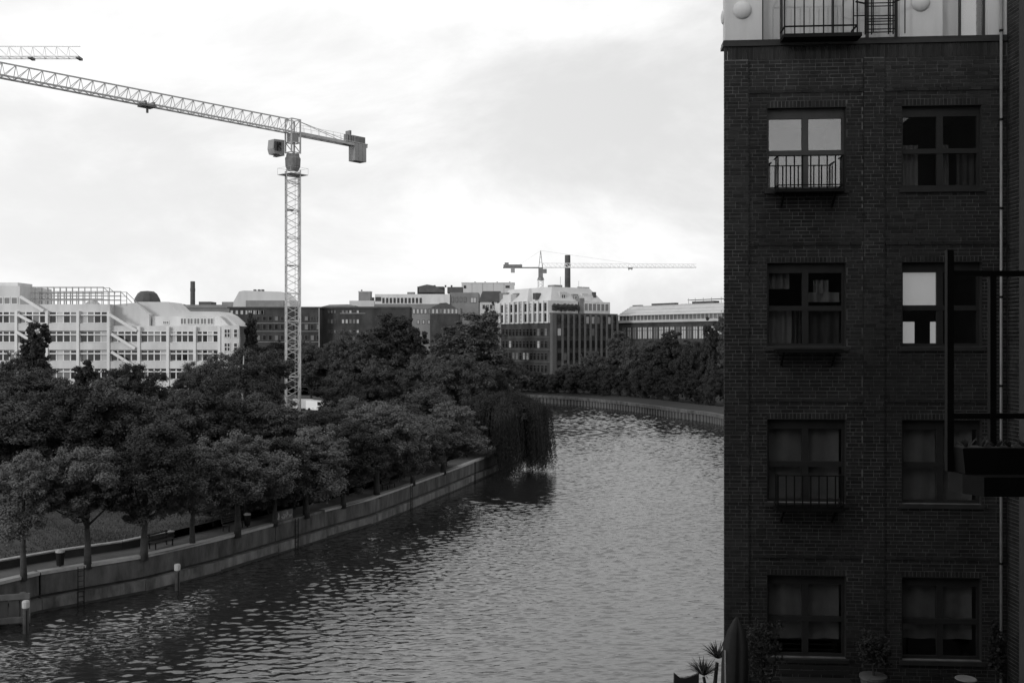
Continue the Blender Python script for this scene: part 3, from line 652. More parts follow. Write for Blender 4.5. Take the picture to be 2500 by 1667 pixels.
pergola(80, 760, 195, 345, 5., (810,240)); pergola(240, 970, 240, 345, 1.2, (1062,330))
wb.prof('skylight', 'offwhite', [q(630,345),q(690,300),q(750,345)], 3, 5)

# round dark roof drum behind it
dr = Front('drum_roof_building', 'dark bell-shaped roof rising behind the white office building', 316, 235)
mb = MB(); z0, z1 = dr.Z(735), dr.Z(710); rr = 32*dr.k
mb.lathe([(rr, z0),(rr*.93, z0+(z1-z0)*.3),(rr*.72, z0+(z1-z0)*.78),(rr*.5, z1),(rr*.05, z1+.15)], 12, (rr, rr, 0)); mb.build('roof', 'darkroof', dr.o)
mb = MB(); mb.lathe([(rr*.95, 0),(rr*.95, z0-.02)], 12, (rr, rr, 0)); mb.build('wall', 'midwall', dr.o)

def chimney(x0, x1, yt, Y, label):
    k = Y/F; o = thing('factory_chimney', label, 'chimney', (wx((x0+x1)/2, Y), Y, 2.2)); r = (x1-x0)/2*k; h = wz(yt, Y)-2.2
    mb = MB(); mb.lathe([(r*1.25,0),(r*1.02,h*.9)], 16); mb.build('shaft', 'chim', o, smooth=False)
    mb = MB(); mb.lathe([(r*1.1,h*.9),(r*1.1,h*.93),(r*1.02,h*.935),(r*1.0,h)], 16); mb.build('collar', 'chim', o)
chimney(465, 476, 687, 330, 'slim dark brick chimney beside the white office building')
chimney(1379, 1392.5, 623, 345, 'dark square-topped chimney in front of the distant crane jib')

def facade_rows(b, xs, rows, mats, d=-.02, fr=.12, p=None, cols=1, rws=()):
    for (y0, y1) in rows:
        for (x0, x1) in xs:
            m = random.choices(mats, p)[0] if p else mats[0]
            b.win(x0, x1, y0, y1, ('midframe', m), d, cols, rws, fr)
# low roofs between chimney and mansard
b = Front('low_roof_building', 'low grey roof strip at the foot of the slim chimney', 436, 320)
b.body('wall', 'midwall', 436, 570, 752, 0, 12); b.body('roof', 'greyroof', 434, 572, 744, -.4, 12.4, 751.9); b.body('roof_plant', 'greyroof', 535, 566, 736, 3, 9, 743.9); b.body('chimney_stack', 'darkwall', 423+15, 428+15, 742, 2, 4, 751); b.body('roof_plant', 'darkroof', 478, 508, 735.5, 3, 9, 743.9)
# mansard building (pale roof) and dark brick block below
b = Front('mansard_building', 'dark brick block under a pale mansard roof left of the crane mast', 560, 300)
b.body('wall', 'darkwall', 560, 782, 752, 0, 18); b.body('attic_band', 'darkroof', 556, 786, 749, -.5, 18.5, 751.9)
b.prof('roof', 'offwhite', [(564,748.8),(566,735),(579,711),(590,708.5),(682,711.5),(702,731),(704,748.8)], 2, 15)
b.prof('dormer', 'greyroof', [(597,748.5),(597,733),(690,733),(690,748.5)], 1.4, 3)
for x in (608, 618.5, 627.5): b.body('chimney_pot', 'chim', x, x+5, 704.5, 5, 6.5, 709.5)
xs = [(612+i*14.6, 621+i*14.6) for i in range(12)]
facade_rows(b, xs, [(772,783),(791,805),(818,831),(845,857)], ['paned','panem'], p=[.8,.2])
facade_rows(b, [(562+i*12.2, 570+i*12.2) for i in range(7)]+[(604+i*11, 612+i*11) for i in range(4)], [(757,768)], ['panep','panem'])
for y in (788, 808, 834): b.body('string_course', 'midwall', 606, 781, y, -.14, -.01, y+1.5)
b.body('drainpipe', 'ballast', 778.5, 780.5, 752, -.4, -.1, 900)
b = Front('dark_office_building', 'dark unlit office building right of the crane mast', 786, 304)
b.body('wall', 'darkwall', 786, 1000, 752, 0, 18); b.body('parapet', 'darkroof', 785, 1001, 748.5, -.3, 18.3, 751.9); b.prof('roof_plant', 'greyroof', [(780,748),(800,743),(845,742),(862,745),(862,748)], 3, 12)
facade_rows(b, [(800+i*7.4, 805.5+i*7.4) for i in range(3)]+[(834+i*9, 841+i*9) for i in range(5)], [(757,765),(779,790),(805,813)], ['panem','paned','panep'], p=[.4,.45,.15])
facade_rows(b, [(834+i*8.6, 841+i*8.6) for i in range(18)], [(822,831),(842,851)], ['paned','panem'], p=[.85,.15])
b.body('ledge', 'midwall', 830, 892, 764, -.2, -.01, 766)
b = Front('water_tower_house', 'small pale roof house with a squat turret behind the dark offices', 853, 330)
b.body('wall', 'offwhite', 853, 914, 734, 0, 9); b.body('turret', 'midwall', 873, 902, 712, 2, 6, 733.9); b.body('turret_cap', 'offwhite', 872, 903, 710, 1.9, 6.1, 711.9); b.body('vent_pipe', 'chim', 878, 881, 706, 3, 3.5, 709.9); b.body('vent_pipe', 'chim', 905, 910, 725, 3, 4, 733.9)
b = Front('long_attic_building', 'long building with pale attic band and a row of small windows', 915, 325)
b.body('wall', 'midwall', 915, 1098, 742, 0, 15); b.body('attic', 'white', 915, 1098, 718, .3, 14, 741.9); b.body('wing', 'midwall', 1098.2, 1168, 714, .8, 14)
facade_rows(b, [(933+i*9.1, 938.5+i*9.1) for i in range(11)], [(727,740)], ['paned'], d=.28)
b.win(916, 930, 725, 735, ('midframe','paned'), .28, 2); facade_rows(b, [(1102+i*10, 1108+i*10) for i in range(4)], [(725,738)], ['panem'], d=.78); b.win(1148, 1163, 726, 739, ('midframe','panep'), .78, 2)
b.body('roof_plant', 'darkwall', 1016, 1081, 698, 4, 10, 717.9); b.body('roof_plant', 'darkroof', 1090, 1127, 699, 4, 10, 714); b.body('roof_plant', 'midwall', 991, 1009, 711.5, 4, 6, 717.9)
b.prof('roof_shrub_bed', 'darkroof', [(1020,697.8),(1040,693),(1060,696),(1084,709),(1084,712),(1020,712)], 3.5, 4)
for x in (1039, 1056, 1083, 1098): b.body('vent_pipe', 'chim', x, x+4, 694, 5, 6, 699)
b = Front('hipped_roof_house', 'dark hipped roof house with pale windows among the trees', 1040, 292)
b.body('wall', 'midwall', 1006, 1124, 751, 0, 12); b.prof('roof', 'darkroof', [(1053,751),(1075,740),(1090,739),(1112,751)], -.4, 10)
facade_rows(b, [(1007+i*9.4, 1014+i*9.4) for i in range(12)], [(753.5,766)], ['panep','panem'], p=[.75,.25]); b.body('front_annex', 'darkwall', 1052, 1123, 767, -3, -.02)
facade_rows(b, [(1018+i*13, 1024+i*13) for i in range(3)], [(781,791)], ['panep'])
b = Front('pale_box_building', 'tall pale box of a building behind the office roofs', 1127, 345)
b.body('wall', 'offwhite', 1127, 1256, 691, 0, 16); b.body('parapet', 'whitefr', 1126, 1257, 689.5, -.2, 16.2, 690.9); b.win(1132, 1138, 697, 704, ('midframe','paned'), -.02); b.win(1234, 1244, 697, 703, ('midframe','paned'), -.02)
for x in (1157, 1182, 1212, 1243): b.body('vent_pipe', 'chim', x, x+3, 686, 4, 5, 689.4)
for x in (1152, 1178, 1204, 1230): b.body('panel_joint', 'stone', x, x+.6, 691, -.05, -.01)
b = Front('slate_roof_house', 'small house with a steep dark slate roof left of the pale office roof', 1172, 300)
b.body('wall', 'offwhite', 1172, 1214, 737, 0, 10); b.prof('roof', 'darkroof', [(1168,736.8),(1178,711),(1222,711),(1233,736.8)], -.4, 9)
facade_rows(b, [(1178+i*9, 1184+i*9) for i in range(4)], [(744,754)], ['paned','panep'], p=[.6,.4])

# central office block seen corner-on
ob = thing('fin_office_block', 'office block seen at its corner with stone fins and pale stepped roofs', 'building', (wx(1349, 275), 275, 2.0), R(35.3))
OB = ob
zf = lambda y, Y=275: wz(y, Y)-2.
H1 = zf(764); LR, LL = 23.7, 25.
def lbox(name, m, x0, x1, y0, y1, z0, z1): return MB().box(x0, x1, y0, y1, z0, z1).build(name, m, OB)
lbox('wall', 'darkwall', 0, LR, 0, LL, 0, H1-.3); lbox('parapet', 'stone', -.1, LR+.1, -.1, LL+.1, H1-.31, H1+.1)
lbox('corner_pier', 'stone', -.12, 1.3, -.14, 1.0, 0, H1-.32)
nf = 11
for i in range(1, nf+1):
    x = 1.3+(LR-1.5)*i/nf; lbox('fin', 'stone', x-.22, x+.22, -.55, 0, 0.5, H1-.32)
fl = 3.42
for i in range(nf):
    x = 1.3+(LR-1.5)*(i+.5)/nf
    for k in range(6):
        z = H1-2.9-k*fl
        if z < .4: continue
        m = 'panep' if (i, k) in ((0,1),(5,0),(6,0),(9,0)) else random.choices(['paned','panem'], [.93,.07])[0]
        put(winmesh(1.42, 2.2, 1, (), .09, ('darkframe', m)), 'window', ob, (x, -.02, z))
for k in range(1, 6):
    z = H1-2.9-k*fl
    if z < .4: continue
    lbox('string_course', 'stone', -.18, -.02, 1.1, LL, z-.5, z-.3)
    for i in range(13):
        y = 2.1+(LL-2.5)*(i+.5)/13
        m = random.choices(['paned','panem','panep'], [.8,.14,.06])[0]
        put(winmesh(1.25, 2.1, 1, (.7,), .1, ('midframe', m)), 'window', ob, (-.02, y, z), R(-90))
# pale upper storeys: pillars on the left front, set-back wing on the right, mansard over all
Z2 = zf(733); Zp = zf(788)
lbox('upper_storey', 'white', -.06, 10, 1.2, LL+3, H1+.1, Z2); lbox('upper_panel', 'white', -.05, -.01, 1.05, LL, Zp, H1-.32)
lbox('setback_wing', 'white', LR-12, LR-2.0, .9, 9, H1+.12, Z2-.05)
for i in range(11):
    y = 1.6+i*2.35
    lbox('pillar', 'white', -.6, -.07, y-.35, y+.35, Zp, Z2-.02)
    if i < 10:
        for k, (z0, hh) in enumerate(((H1+.6, 2.3), (Zp+.4, 2.2))): put(winmesh(1.5, hh, 1, (.6,), .12, ('midframe', random.choices(['paned','panep','panem'], [.6,.25,.15])[0])), 'window', ob, (-.09, y+1.17, z0), R(-90))
def hip(name, m, x0, x1, y0, y1, z0, a0, a1, b0, b1, z1, parent):
    return MB().add([(x0,y0,z0),(x1,y0,z0),(x1,y1,z0),(x0,y1,z0),(a0,b0,z1),(a1,b0,z1),(a1,b1,z1),(a0,b1,z1)], [(0,3,2,1),(4,5,6,7),(0,1,5,4),(1,2,6,5),(2,3,7,6),(3,0,4,7)]).build(name, m, parent)
hip('roof', 'offwhite', 1.2, LR-3.2, 2.4, LL+3, Z2+.01, 3.6, LR-6.4, 5, LL+1, zf(697), ob)
hip('pavilion_roof', 'offwhite', -.6, 7, 11, 19, Z2+.01, 2.6, 3.4, 14.6, 15.4, zf(704, 288), ob)
for i in range(6): put(winmesh(1.5, 2.2, 1, (), .12, ('whitefr', 'panem')), 'window', ob, (LR-11+i*1.55, .88, H1+.8))
for i in range(5): lbox('chimney_pot', 'ballast', 13.5+i*.9, 14+i*.9, 5.3, 5.9, zf(699), zf(694))
for i, (x, y, w, h) in enumerate(((5,3.6,2.4,2.2),(9.6,3.4,1.8,1.7),(13,3.6,2.2,2.),(2.,20,2.6,2.4),(2.,24,2.2,2.))): lbox('dormer', ('offwhite','greyroof')[i % 2], x, x+w, y-.6, y+2, Z2+.4, Z2+.4+h); put(winmesh(w*.6, h*.55, 2, (), .1, ('whitefr','paned')), 'window', ob, (x+w/2, y-.62, Z2+.7))
for i, (x, y, dx, dy, z0, z1, m) in enumerate(((12,2.6,4,3,Z2,Z2+1.6,'white'),(0,20,4,4,Z2,Z2+2.4,'white'),(2,25,5,5,Z2-1,Z2+3.2,'greyroof'),(10.5,.9,1.6,4,H1+.1,Z2+.9,'midwall'),(4.5,12.5,3,3,zf(702),zf(698),'white'))): lbox('roof_block', m, x, x+dx, y, y+dy, z0+.02, z1)
lbox('lift_housing', 'midwall', 7.5, 10.5, 9, 12, zf(699), zf(699)+1.1); lbox('aerial', 'ballast', 9, 9.08, 8, 8.08, zf(699), zf(699)+3.4); lbox('aerial', 'ballast', 15, 15.07, 7, 7.07, zf(699), zf(699)+2.4)
lbox('skylight', 'darkroof', 17.4, 18.4, 3.2, 3.9, Z2+1.0, Z2+2.9); lbox('dormer', 'darkroof', .6, 2.3, 8.4, 10, Z2+.6, Z2+2.4)
for i in range(6): put(PROTO['quay%d' % (i % 4)][0], 'hedge', ob, (1.4+i*1.6, .9, H1-.5), sc=(.42, .34, .46))
# long shed with ribbed monitor roof on the far bank
Ys = 300; sh = thing('industrial_shed', 'long industrial hall with ribbed pale roof beyond the far bank trees', 'building', (wx(1506, Ys), Ys, 2.), R(-52))
k = Ys/F; Zs = lambda y: wz(y, Ys)-2.; Ls = 58.
def hbox(name, m, *a): return MB().box(*a).build(name, m, sh)
hbox('wall', 'darkwall', 0, Ls, 0, 18, 0, Zs(789)); hbox('eaves_band', 'corr', -.4, Ls+.4, -.5, 18.4, Zs(789)+.01, Zs(783)); hbox('clerestory', 'glassband', 0, Ls, 1.0, 17, Zs(783)+.01, Zs(771.5))
for i in range(39): hbox('clerestory_post', 'corr', .1+i*1.46, .28+i*1.46, .86, 1.02, Zs(783)+.02, Zs(771.5)-.01)
nr = 6
for i in range(nr):
    t0, t1 = i/nr, (i+1)/nr; za, zb = Zs(771.4)+(Zs(747)-Zs(771.4))*t0, Zs(771.4)+(Zs(747)-Zs(771.4))*t1
    MB().add([(-.2,.4+6*t0,za),(Ls+.2,.4+6*t0,za),(Ls+.2,.4+6*t1,zb-.12),(-.2,.4+6*t1,zb-.12),(-.2,.4+6*t0,za+.22),(Ls+.2,.4+6*t0,za+.22),(Ls+.2,.4+6*t1,zb+.05),(-.2,.4+6*t1,zb+.05)], [(0,3,2,1),(4,5,6,7),(0,1,5,4),(1,2,6,5),(2,3,7,6),(3,0,4,7)]).build('roof_sheet', 'corr' if i % 2 else 'offwhite', sh)
MB().box(0, Ls, 6.5, 12, Zs(789), Zs(748)).build('roof_core', 'greyroof', sh)
hbox('roof_vent', 'darkroof', 0, 3.2, 6.6, 8, Zs(748)+.01, Zs(744)); hbox('roof_vent', 'darkroof', 8, 17.5, 6.6, 8, Zs(748)+.01, Zs(742)); hbox('roof_vent', 'darkroof', 24, 32, 6.6, 9, Zs(748)+.01, Zs(741)); hbox('roof_vent', 'darkroof', 22, 35, 6.9, 8.5, Zs(741)+.4, Zs(741)+.55)
for x in (22.5, 25, 28, 31, 34.5): hbox('roof_railing', 'ballast', x, x+.1, 6.7, 6.8, Zs(748), Zs(733))
for x in (19, 20.5, 22): hbox('roof_vent', 'offwhite', x, x+.9, 6.7, 7.6, Zs(748)+.01, Zs(745.5))
for i in range(25):
    x = 3.2+i*2.15
    put(winmesh(1.75, 3.6, 2, (.72,), .14, ('midframe', 'panep' if random.random() < .75 else 'panem')), 'window', sh, (x, -.02, Zs(828)))

# ------------------------------------------------------------------ near brick building on the right
BA = R(-4.0); BX, BY = 4.776, 22.4; BG = 2.0
bb = thing('brick_building', 'dark brick apartment building with a pale stucco top storey on the right', 'building', (BX, BY, BG), BA)
def bz(z): return z-BG
WU = [(.943, 2.695), (3.894, 5.634)]
WZ = [(18.91, 20.74), (15.39, 17.27), (11.9, 13.77), (8.43, 10.28)]
TOPZ = 22.12; UR = 6.16
us = [0, .943, 2.695, 3.894, 5.634, UR]; zs = [BG-.5] + [z for p in WZ[::-1] for z in p] + [TOPZ]
mb = MB()
for i in range(5):
    for j in range(len(zs)-1):
        if i in (1, 3) and j % 2 == 1: continue
        mb.box(max(us[i], .13), us[i+1], .006, .36, bz(zs[j]), bz(zs[j+1]))
for a_, b_ in ((.005, .53), (3.08, 3.51)): mb.box(a_, b_, -.0225, .0055, bz(7.2), bz(TOPZ-.3))
mb.build('mortar_wall', 'mortar', bb)
# bricks, each a block of its own; the largest in view are separate parts
COURSE, BL, BH = .0832, .25, .0695
def panel_push(u, z):                                      # pilaster strips and one string course per floor stand proud
    if u < .557 or 3.053 < u < 3.537: return -.028
    return 0.
STRING = [21.06, 17.62, 14.16, 10.66]
def course_bricks():
    out = []; z = 7.25; c = 0
    while z+BH < TOPZ-.25:
        offs = [0, .5, .25, .75][c % 4] if c % 3 else random.choice([0, .5, .25])
        u = -offs*BL
        while u < UR-.02:
            header = random.random() < .16; L = .115 if header else .24
            a, b = max(u, 0), min(u+L, UR)
            segs = [(a, b)]
            for k, (z0, z1) in enumerate(WZ):
                if z+BH > z0-.02 and z < z1+.10:
                    for (w0, w1) in WU:
                        new = []
                        for (p, q_) in segs:
                            if q_ <= w0 or p >= w1: new.append((p, q_))
                            else:
                                if p < w0: new.append((p, w0))
                                if q_ > w1: new.append((w1, q_))
                        segs = new
            for e in (.557, 3.053, 3.537): segs = [t for p, q_ in segs for t in (((p, e-.003), (e+.003, q_)) if p < e-.003 and q_ > e+.003 else ((p, q_),))]
            for p, q_ in segs:
                if q_-p > .02: out.append((p, q_, z))
            u += L+.0125
        z += COURSE; c += 1
    return out, z
bricks, ZEND = course_bricks()
rest = MB(); sizes = {}
full = [b for b in bricks if abs(b[1]-b[0]-.24) < .001]
key = lambda b: (BX+b[0])**2*0 + (22.4-.07*b[0])**2+(b[2]-15.5)**2*.4     # nearest to the eye first
chosen = set(sorted(full, key=key)[:300])
bm_ = MB().box(0, .24, -.002, .07, 0, BH).mesh('brick', 'brick')
for b in bricks:
    push = panel_push((b[0]+b[1])/2, b[2])
    if any(abs(b[2]-s) < COURSE*.6 for s in STRING) and .56 < b[0]: push = -.024
    y = push+random.uniform(-.004, .004)
    if b in chosen: put(bm_, 'brick', bb, (b[0], y, bz(b[2])), rot=(random.uniform(-.01, .01), random.uniform(-.004, .004), random.uniform(-.008, .008)))
    else: rest.box(b[0], b[1], y-.002, .07, bz(b[2]), bz(b[2])+BH)
# soldier course under the cornice and over the windows
sol = MB(); u = 0.
while u < UR-.08:
    sol.box(u, u+.071, -.006+random.uniform(-.003,.003), .06, bz(ZEND), bz(TOPZ-.005)); u += .082
for z0, z1 in WZ:                                           # rowlock lintels
    zc_ = 7.25
    while zc_ < z1+.10: zc_ += COURSE
    for w0, w1 in WU:
        u = w0+.001
        while u < w1-.03: sol.box(u, min(u+.071, w1), random.uniform(-.003,.003), .06, bz(z1+.001), bz(zc_-.013)); u += .083
rest.add(sol.v, sol.f)
rest.build('brick_courses', 'brick', bb, kind='stuff')
MB().box(-.035, UR, -.045, .36, bz(TOPZ), bz(TOPZ+.075)).build('cornice', 'darkframe', bb)
MB().box(-.02, UR, -.03, .36, bz(TOPZ+.077), bz(TOPZ+.14)).build('cornice', 'brickplain', bb)
# building mass behind
SL = math.tan(R(19.5)); mb = MB(); mb.xy([(.14,.361),(.44,.361),(.44+11.6*SL,12),(.14+11.6*SL,12)], bz(BG-.5), bz(TOPZ)); mb.xy([(11.6*SL+.3,11.7),(14,11.7),(14,12),(11.6*SL+.3,12)], bz(BG-.5), bz(TOPZ)); mb.build('side_wall', 'brickplain', bb)
for r_, (z0, z1) in enumerate(WZ): MB().xy([(.31,.361),(UR+3,.361),(UR+3,11.69),(.31+11.5*SL,11.69)], bz(z1+.35), bz(z1+.6)).build('floor_slab', 'room', bb)

def big_window(u0, u1, z0, z1, glassname, back, railing, drape, r_, c_, blinds=()):
    w, h = u1-u0, z1-z0; d = .13
    fr = MB(); box_h = .17
    fr.box(0, w, d, d+.14, h-box_h, h)                                   # roller-shutter box
    fr.box(0, .07, d, d+.08, .04, h-box_h); fr.box(w-.07, w, d, d+.08, .04, h-box_h)
    fr.box(.0, w, d+.002, d+.082, 0, .07); tz = (h-box_h)*.50
    fr.box(.07, w-.07, d-.012, d+.078, tz-.055, tz+.055); fr.box(w/2-.068, w/2+.068, d-.004, d+.084, .07, h-box_h)
    fr.box(.0705, w-.0705, d+.003, d+.079, h-box_h-.06, h-box_h)
    win = fr.build('window', 'midframe' if r_ == 0 and c_ == 0 else 'darkframe', bb, (u0, 0, bz(z0)))
    for i, (a, b) in enumerate(((.07, w/2-.068), (w/2+.068, w-.07))):
        for j, (p, q_) in enumerate(((.07, tz-.055), (tz+.055, h-box_h-.06))):
            g = glassname[i*2+j] if isinstance(glassname, (list, tuple)) else glassname
            o = MB().box(a, b, 0, .006, p, q_).build('pane', g, win, (0, d+.04, 0))
    MB().box(-.05, w+.05, -.05, .36, -.1, -.005).build('sill', 'brickplain', win)
    # reveal and room behind
    mb = MB(); mb.box(.0005, .012, -.001, .128, 0, h); mb.box(w-.012, w-.0005, -.001, .128, 0, h); mb.box(.012, w-.012, -.001, .128, h-.012, h-.0005); mb.build('reveal', 'brickplain', win)
    rm = MB(); rm.box(-.3, w+.3, 3.2, 3.3, -.3, h+.2); rm.box(-.33, -.3, .362, 3.2, -.3, h+.2); rm.box(w+.3, w+.33, .362, 3.2, -.3, h+.2); rm.box(-.3, w+.3, .362, 3.2, -.33, -.3); rm.box(-.3, w+.3, .362, 3.2, h+.2, h+.23); rm.build('room', 'room', win)
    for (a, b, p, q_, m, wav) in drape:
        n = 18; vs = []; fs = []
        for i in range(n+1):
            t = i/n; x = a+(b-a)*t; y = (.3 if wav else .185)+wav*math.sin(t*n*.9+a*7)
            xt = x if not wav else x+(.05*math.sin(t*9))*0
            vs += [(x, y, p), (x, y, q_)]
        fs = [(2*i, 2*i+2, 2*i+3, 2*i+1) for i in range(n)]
        cm = MB().add(vs, fs); o = cm.build('curtain' if wav else 'blind', m, win, smooth=True)  # flat pieces are the added glowing panels, wavy ones are curtains
    return win
D = [
 [('coated', []), ('glass', [(0,.45,0,1.0,'curtain',.03),(.95,1.12,0,1.0,'curtain',.02),(1.3,1.7,0,.9,'darkcurtain',.03)])],
 [('glass', [(.05,.6,0,.85,'curtain',.04),(.6,.85,0,.8,'darkcurtain',.04),(.08,.55,1.3,1.68,'curtain',.04),(.92,1.66,1.0,1.22,'curtain',.05),(1.1,1.42,1.2,1.5,'curtain',.04),(.92,1.66,.05,.9,'darkcurtain',.04)]), (['glass','glass','glass','glass'], [(.05,.82,.92,1.66,'glow',0),(.05,.34,.05,.55,'glow',.0),(.68,.83,.05,.55,'glow',0)])],
 [('glass', [(.1,1.65,.05,1.68,'curtain',.035)]), ('glass', [(.08,1.62,.05,1.68,'curtain',.035)])],
 [('glass', [(.1,1.65,.35,1.68,'curtain',.03)]), ('glass', [(.08,1.62,.4,1.68,'curtain',.03)])],
]
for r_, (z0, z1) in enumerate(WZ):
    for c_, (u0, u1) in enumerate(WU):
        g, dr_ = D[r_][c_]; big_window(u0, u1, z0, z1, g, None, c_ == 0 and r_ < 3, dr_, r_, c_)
# French balconies in the left window column
def french(z0, bars=True):
    dp = .46; u0, u1 = WU[0][0]+.16, WU[0][1]-.18; zt = .66
    fl = MB(); fl.box(u0-.03, u1+.03, -dp-.02, -.055, -.13, -.08)
    for i in range(5): fl.box(u0, u1, -dp+i*.085, -dp+i*.085+.03, -.08, -.055)
    for u in (u0+.15, u1-.15): fl.bar((u, -dp+.1, -.13), (u, -.03, -.42), .04)
    ba = fl.build('window_balcony', 'blacksteel', bb, (0, 0, bz(z0)))
    if not bars: return
    rl = MB(); rl.bar((u0,-dp,zt),(u1,-dp,zt),.035,.02); rl.bar((u0,-dp,.02),(u1,-dp,.02),.03,.02)
    for u in (u0, u1): rl.bar((u,-dp,zt),(u,-.03,zt),.035,.02); rl.bar((u,-dp,.02),(u,-.03,.02),.03,.02)
    rl.build('handrail', 'blacksteel', ba)
    n = 8
    for i in range(n+1):
        u = u0+(u1-u0)*i/n; MB().box(u-.014, u+.014, -dp-.008, -dp+.008, -.1, zt-.01).build('baluster', 'blacksteel', ba)
    for u in (u0, u1):
        for y in (-.31, -.17): MB().box(u-.008, u+.008, y-.012, y+.012, -.08, zt-.01).build('baluster', 'blacksteel', ba)
for r_ in range(3): french(WZ[r_][0], r_ != 1)

# pale stucco storey with round bosses
SZ = TOPZ+.14; ST = SZ+3.3
su = [0.02, .84, 3.86, 4.78, 5.76, UR]
mb = MB()
for i in (0, 2, 4): mb.box(su[i], su[i+1], 0.0, .34, bz(SZ), bz(ST))
for i in (1, 3): mb.box(su[i], su[i+1], 0.003, .34, bz(SZ+2.4), bz(ST))
mb.xy([(.02,.341),(.3,.341),(.3+8.6*SL,9),(.02+8.6*SL,9)], bz(SZ), bz(ST)); st = mb.build('stucco_storey', 'stucco', bb)
MB().xy([(-.2,-.25),(UR+.3,-.25),(UR+.3,9),(-.2+9*SL,9)], bz(ST), bz(ST+.35)).build('roof', 'darkroof', bb)
def boss(u, z, side=False):
    n, m_ = 20, 8; mb = MB(); r = .205; vs = []; fs = []
    for j in range(m_+1):
        t = j/m_*math.pi/2
        for i in range(n): a = 2*math.pi*i/n; vs.append((r*math.cos(t)*math.cos(a), -r*.62*math.sin(t), r*math.cos(t)*math.sin(a)))
    fs = [(j*n+i, j*n+(i+1)%n, (j+1)*n+(i+1)%n, (j+1)*n+i) for j in range(m_) for i in range(n)]
    mb.add(vs, fs); o = mb.build('boss', 'stucco', st, (u, .002, bz(z)) if not side else (.022, .28, bz(z)), R(-90) if side else 0, smooth=True); return o
boss(.40, 22.94); boss(4.30, 23.02); boss(0, 22.88, True).scale = (.8, .45, .8); boss(.40, 24.3); boss(4.30, 24.4)
def top_window(u0, u1, mull, panes):
    w = u1-u0; h = 2.4; fr = MB(); d = .16
    fr.box(0, .055, d, d+.07, 0, h); fr.box(w-.055, w, d, d+.07, 0, h); fr.box(.055, w-.055, d, d+.07, 0, .05); fr.box(.055, w-.055, d, d+.07, h-.06, h)
    for x, t in mull: fr.box(x-t/2, x+t/2, d-.004, d+.074, .05, h-.06)
    win = fr.build('window', 'darkframe', bb, (u0, 0, bz(SZ)))
    for a, b, g in panes: MB().box(a, b, d+.03, d+.036, .05, h-.06).build('pane', g, win)
    mb = MB(); mb.box(0, w, .345, .36, .0, h); mb.box(.0, .001, .17, .345, 0, h); mb.build('inner_screen', 'stucco', win)
top_window(.84, 3.86, [(.46,.05),(1.6,.04),(2.36,.06)], [(.055,.435,'glass'),(.485,1.58,'glass'),(1.62,2.33,'glass'),(2.39,2.965,'glass')])
top_window(4.78, 5.76, [(.44,.04)], [(.055,.42,'glass'),(.46,.925,'coated')])
# little roof balcony with thin railings and a folding rack
rb = MB(); rb.box(1.22, 2.9, -.5, -.1, -.1, -.02); rbo = rb.build('roof_balcony', 'blacksteel', bb, (0, 0, bz(SZ)))
for z in (.14, 1.0):
    rl = MB(); rl.bar((1.24,-.48,z),(2.8,-.48,z),.03,.03)
    for u in (1.24, 2.8): rl.bar((u,-.48,z),(u,-.02,z),.03,.03)
    rl.build('handrail', 'blacksteel', rbo)
for u in (1.24, 1.46, 1.66, 1.87, 2.08, 2.29, 2.5, 2.72, 2.8): MB().box(u-.012, u+.012, -.492, -.468, -.05, 1.0).build('baluster', 'blacksteel', rbo)
rack = MB()
for u in (2.26, 2.34): rack.bar((u,-.55,0),(u,-.55,.85),.02)
for u in (1.98, 2.48): rack.bar((u,-.5,0),(u,-.5,1.1),.016)
for z in (.36, .64, .95): rack.bar((1.98,-.5,z),(2.48,-.5,z),.016)
rk = thing('drying_rack', 'thin black folding rack standing on the roof balcony', 'rack', (0,0,0), 0)
rk.location = Vector((BX, BY, SZ-.02))+Matrix.Rotation(BA, 3, 'Z')@Vector((1.4,-.0,0)); rk.rotation_euler = (0,0,BA)
fr2 = MB()
for z in (.05, .22, .34, .62, .8): fr2.bar((1.62,-.3,z),(2.22,-.3,z),.018); fr2.bar((1.62,-.42,z+.03),(2.22,-.42,z+.03),.018)
fr2.build('shelf_bar', 'blacksteel', rk)
for u in (1.62, 1.76, 2.12, 2.22):
    MB().box(u-.012, u+.012, -.312, -.288, .0, 1.0).build('upright', 'blacksteel', rk); MB().box(u-.01, u+.01, -.43, -.41, .0, 1.0).build('upright', 'blacksteel', rk)
rk2 = MB(); rk2.bar((1.4,-.34,.72),(1.62,-.36,.66),.03); rk2.bar((2.22,-.36,.68),(2.46,-.34,.78),.03); rk2.bar((2.46,-.34,0),(2.46,-.34,1.0),.02); rk2.bar((1.36,-.36,.4),(1.6,-.36,.4),.02); rk2.build('side_arm', 'blacksteel', rk)

# downpipe in the corner
dp = thing('downpipe', 'bright galvanised downpipe in the corner of the brick courtyard', 'pipe', tuple(Vector((BX, BY, BG))+Matrix.Rotation(BA, 3, 'Z')@Vector((6.0, -.1, 0))), BA)
MB().cyl((0,0,0),(0,0,21.9),.032,n=12).build('tube', 'greysteel', dp, smooth=True)
for i in range(11): MB().lathe([(.042,0),(.042,.05)], 12, (0,0,.8+i*1.95)).build('clamp', 'blacksteel', dp)
